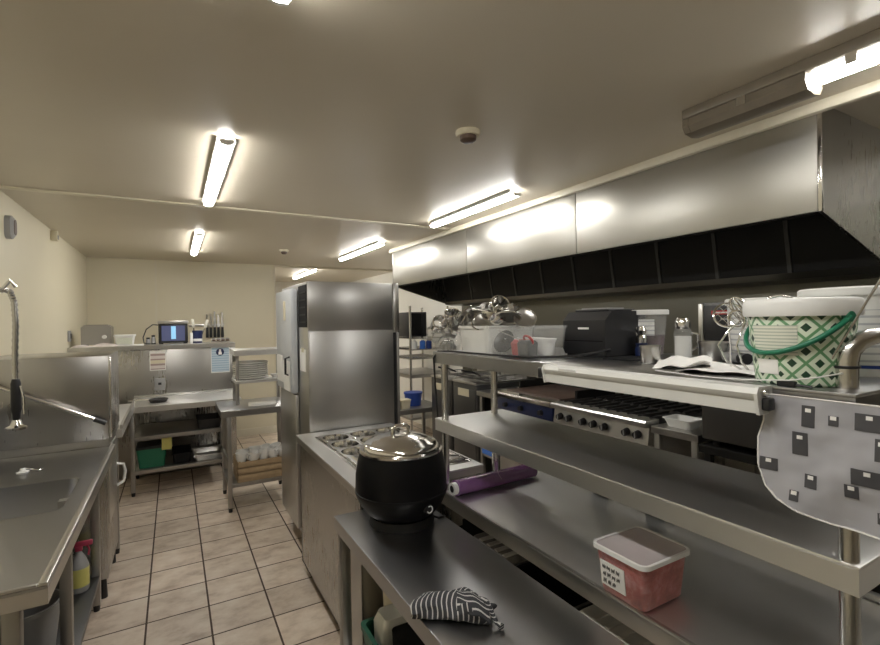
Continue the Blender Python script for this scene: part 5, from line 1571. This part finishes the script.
# dark countertop oven on a stand
t = thing('speed_oven', 'dark countertop oven with a black control panel right of the small bench', 'oven', (2.75, 1.08, .93))
oy0, oy1 = .66, 1.485
B(RX + .01, 3.05, oy0, oy1, .96, 1.67, bev=.006).build('case', 'steel_black', t)
B(RX - .002, RX + .012, oy0 + .02, oy1 - .03, .97, 1.44, bev=.004).build('door', 'steel_black', t)
B(RX - .004, RX + .012, oy1 - .215, oy1 - .028, 1.475, 1.655, bev=.002).build('control_panel', 'black', t)
B(RX - .006, RX + .012, oy1 - .025, oy1, 1.46, 1.665, bev=.002).build('panel_frame', 'steel', t)
B(RX - .006, RX - .003, oy1 - .165, oy1 - .068, 1.608, 1.628).build('red_badge', 'red', t)
B(RX - .0075, RX - .0055, oy1 - .155, oy1 - .078, 1.614, 1.622).build('badge_lettering', 'paper', t)
B(RX - .006, RX - .0035, oy1 - .165, oy1 - .115, 1.580, 1.590).build('panel_lettering', 'grey_plastic', t)
MB().tube([(RX, oy0 + .1, 1.40), (RX - .04, oy0 + .1, 1.40), (RX - .04, oy1 - .12, 1.40), (RX, oy1 - .12, 1.40)], .010, 10).build('door_handle', 'steel', t)
for x in (RX + .06, 3.0):
    for y in (oy0 + .05, oy1 - .05):
        MB().cyl((x, y, .93), (x, y, .96), .02, seg=14).build('foot', 'black', t)
t = thing('oven_stand', 'open steel stand carrying the dark countertop oven', 'stand', (2.75, 1.05, 0))
lipped_top(MB(), RX - .01, 3.1, .60, 1.492, .93, .04).build('stand_top', 'soot', t)
for x in (RX + .03, 3.05):
    for y in (.64, 1.46):
        square_leg(x, y, .92, t, .018, 'soot')
lipped_top(MB(), RX, 3.08, .62, 1.48, .30, .03).build('undershelf', 'soot', t)

# low boxes on the floor beyond the pass so the line reads as occupied
t = thing('oil_drum', 'grey oil drum on the lower shelf of the oven stand', 'drum', (2.65, 1.05, .30))
MB().lathe((2.65, 1.05, .30), [(0, 0), (.13, 0), (.13, .15), (.134, .155), (.13, .16), (.13, .32), (0, .32)], 28).build('drum_body', 'soot', t)
MB().cyl((2.60, 1.05, .62), (2.60, 1.05, .635), .025, seg=16).build('cap', 'black', t)

# ---------------------------------------------------------------- storage rack beyond the fridge
t = thing('storage_rack', 'steel shelving rack against the right wall beyond the cooking line', 'shelving', (3.0, 5.95, 0))
sx0, sx1, sy0, sy1 = 2.68, 3.29, 5.55, 6.35
for x in (sx0 + .02, sx1 - .02):
    for y in (sy0 + .02, sy1 - .02):
        MB().cyl((x, y, 0), (x, y, 1.80), .017, seg=14).build('upright', 'tube', t)
lipped_top(MB(), sx0, sx1, sy0, sy1, .90, .05).build('solid_shelf', 'steel_dull', t)
lipped_top(MB(), sx0, sx1, sy0, sy1, .33, .03).build('low_shelf', 'steel_dull', t)
for z in (1.10, 1.22, 1.37):
    w = MB()
    w.tube([(sx0 + .01, sy0, z), (sx1, sy0, z), (sx1, sy1, z), (sx0 + .01, sy1, z)], .005, 6, closed=True)
    for k in range(1, 14):
        y = sy0 + (sy1 - sy0) * k / 14
        w.tube([(sx0 + .01, y, z), (sx1, y, z)], .0025, 5)
    w.build('wire_shelf', 'tube', t)
t = thing('microwave', 'black microwave on the rack beyond the fridge', 'microwave', (2.98, 5.9, 1.376))
B(2.70, 2.97, 5.62, 6.1, 1.39, 1.72, bev=.006).build('case', 'black', t)
B(2.71, 2.89, 5.612, 5.62, 1.41, 1.70, bev=.003).build('door', 'black_matt', t)
B(2.90, 2.96, 5.612, 5.62, 1.41, 1.70, bev=.003).build('keypad', 'black', t)
for x in (2.74, 2.93):
    for y in (5.68, 6.04):
        MB().cyl((x, y, 1.376), (x, y, 1.39), .015, seg=12).build('foot', 'black', t)
for k, (x, mat, lab) in enumerate(((2.80, 'white_plastic', 'white bottle left of the blue bottles on the wire rack'), (2.925, 'blue_clear', 'blue bottle in the middle of the wire rack'), (3.02, 'blue', 'darker blue bottle on the right of the wire rack'))):
    t = thing('bottle', lab, 'bottle', (x, 5.66, 1.226), 'bottles on the wire rack')
    MB().lathe((x, 5.66, 1.226), [(0, 0), (.038, 0), (.040, .004), (.040, .095), (.016, .115), (0, .115)], 20).build('bottle_body', mat, t)
    MB().cyl((x, 5.66, 1.341), (x, 5.66, 1.358), .014, seg=14).build('cap', 'white_plastic', t)
t = thing('blue_bucket', 'small dark blue tub on the rack beyond the fridge', 'tub', (3.02, 5.72, .9))
# the blue tub and cream containers stand on a low table nearer than the rack
t.location = (2.30, 4.76, .66)
MB().lathe((2.33, 4.76, .66), [(0, 0), (.085, 0), (.10, .13), (.094, .13), (.08, .006), (0, .006)], 28).build('tub_body', 'blue', t)
MB().lathe((2.33, 4.76, .79), [(.095, 0), (.106, 0), (.106, .016), (.095, .016)], 28).build('tub_rim', 'blue', t)
t = thing('low_table', 'low dark steel table beyond the fridge carrying the blue tub', 'table', (2.2, 4.7, 0))
lipped_top(MB(), 1.80, 2.60, 4.52, 5.0, .66, .05).build('worktop', 'steel_dull', t)
for x in (1.84, 2.56):
    for y in (4.56, 4.96):
        square_leg(x, y, .65, t, .018)
for k, (x, lab) in enumerate(((2.02, 'cream container nearest the fridge on the low table'), (2.16, 'cream container beside the blue tub on the low table'))):
    t = thing('cream_container', lab, 'container', (x, 4.64, .66), 'cream containers on the low table')
    MB().rloft((x, 4.64, .66), [(0, .05, .05, .012), (.085, .058, .058, .014)]).build('box_body', 'cream_plastic', t)
    MB().rloft((x, 4.64, .745), [(0, .062, .062, .015), (.012, .062, .062, .015)]).build('box_lid', 'cream_plastic', t)
t = thing('wall_shelf', 'grey steel shelf on brackets beyond the fridge at the right', 'shelf', (2.4, 4.95, 1.2))
bpy.data.objects.remove(t)
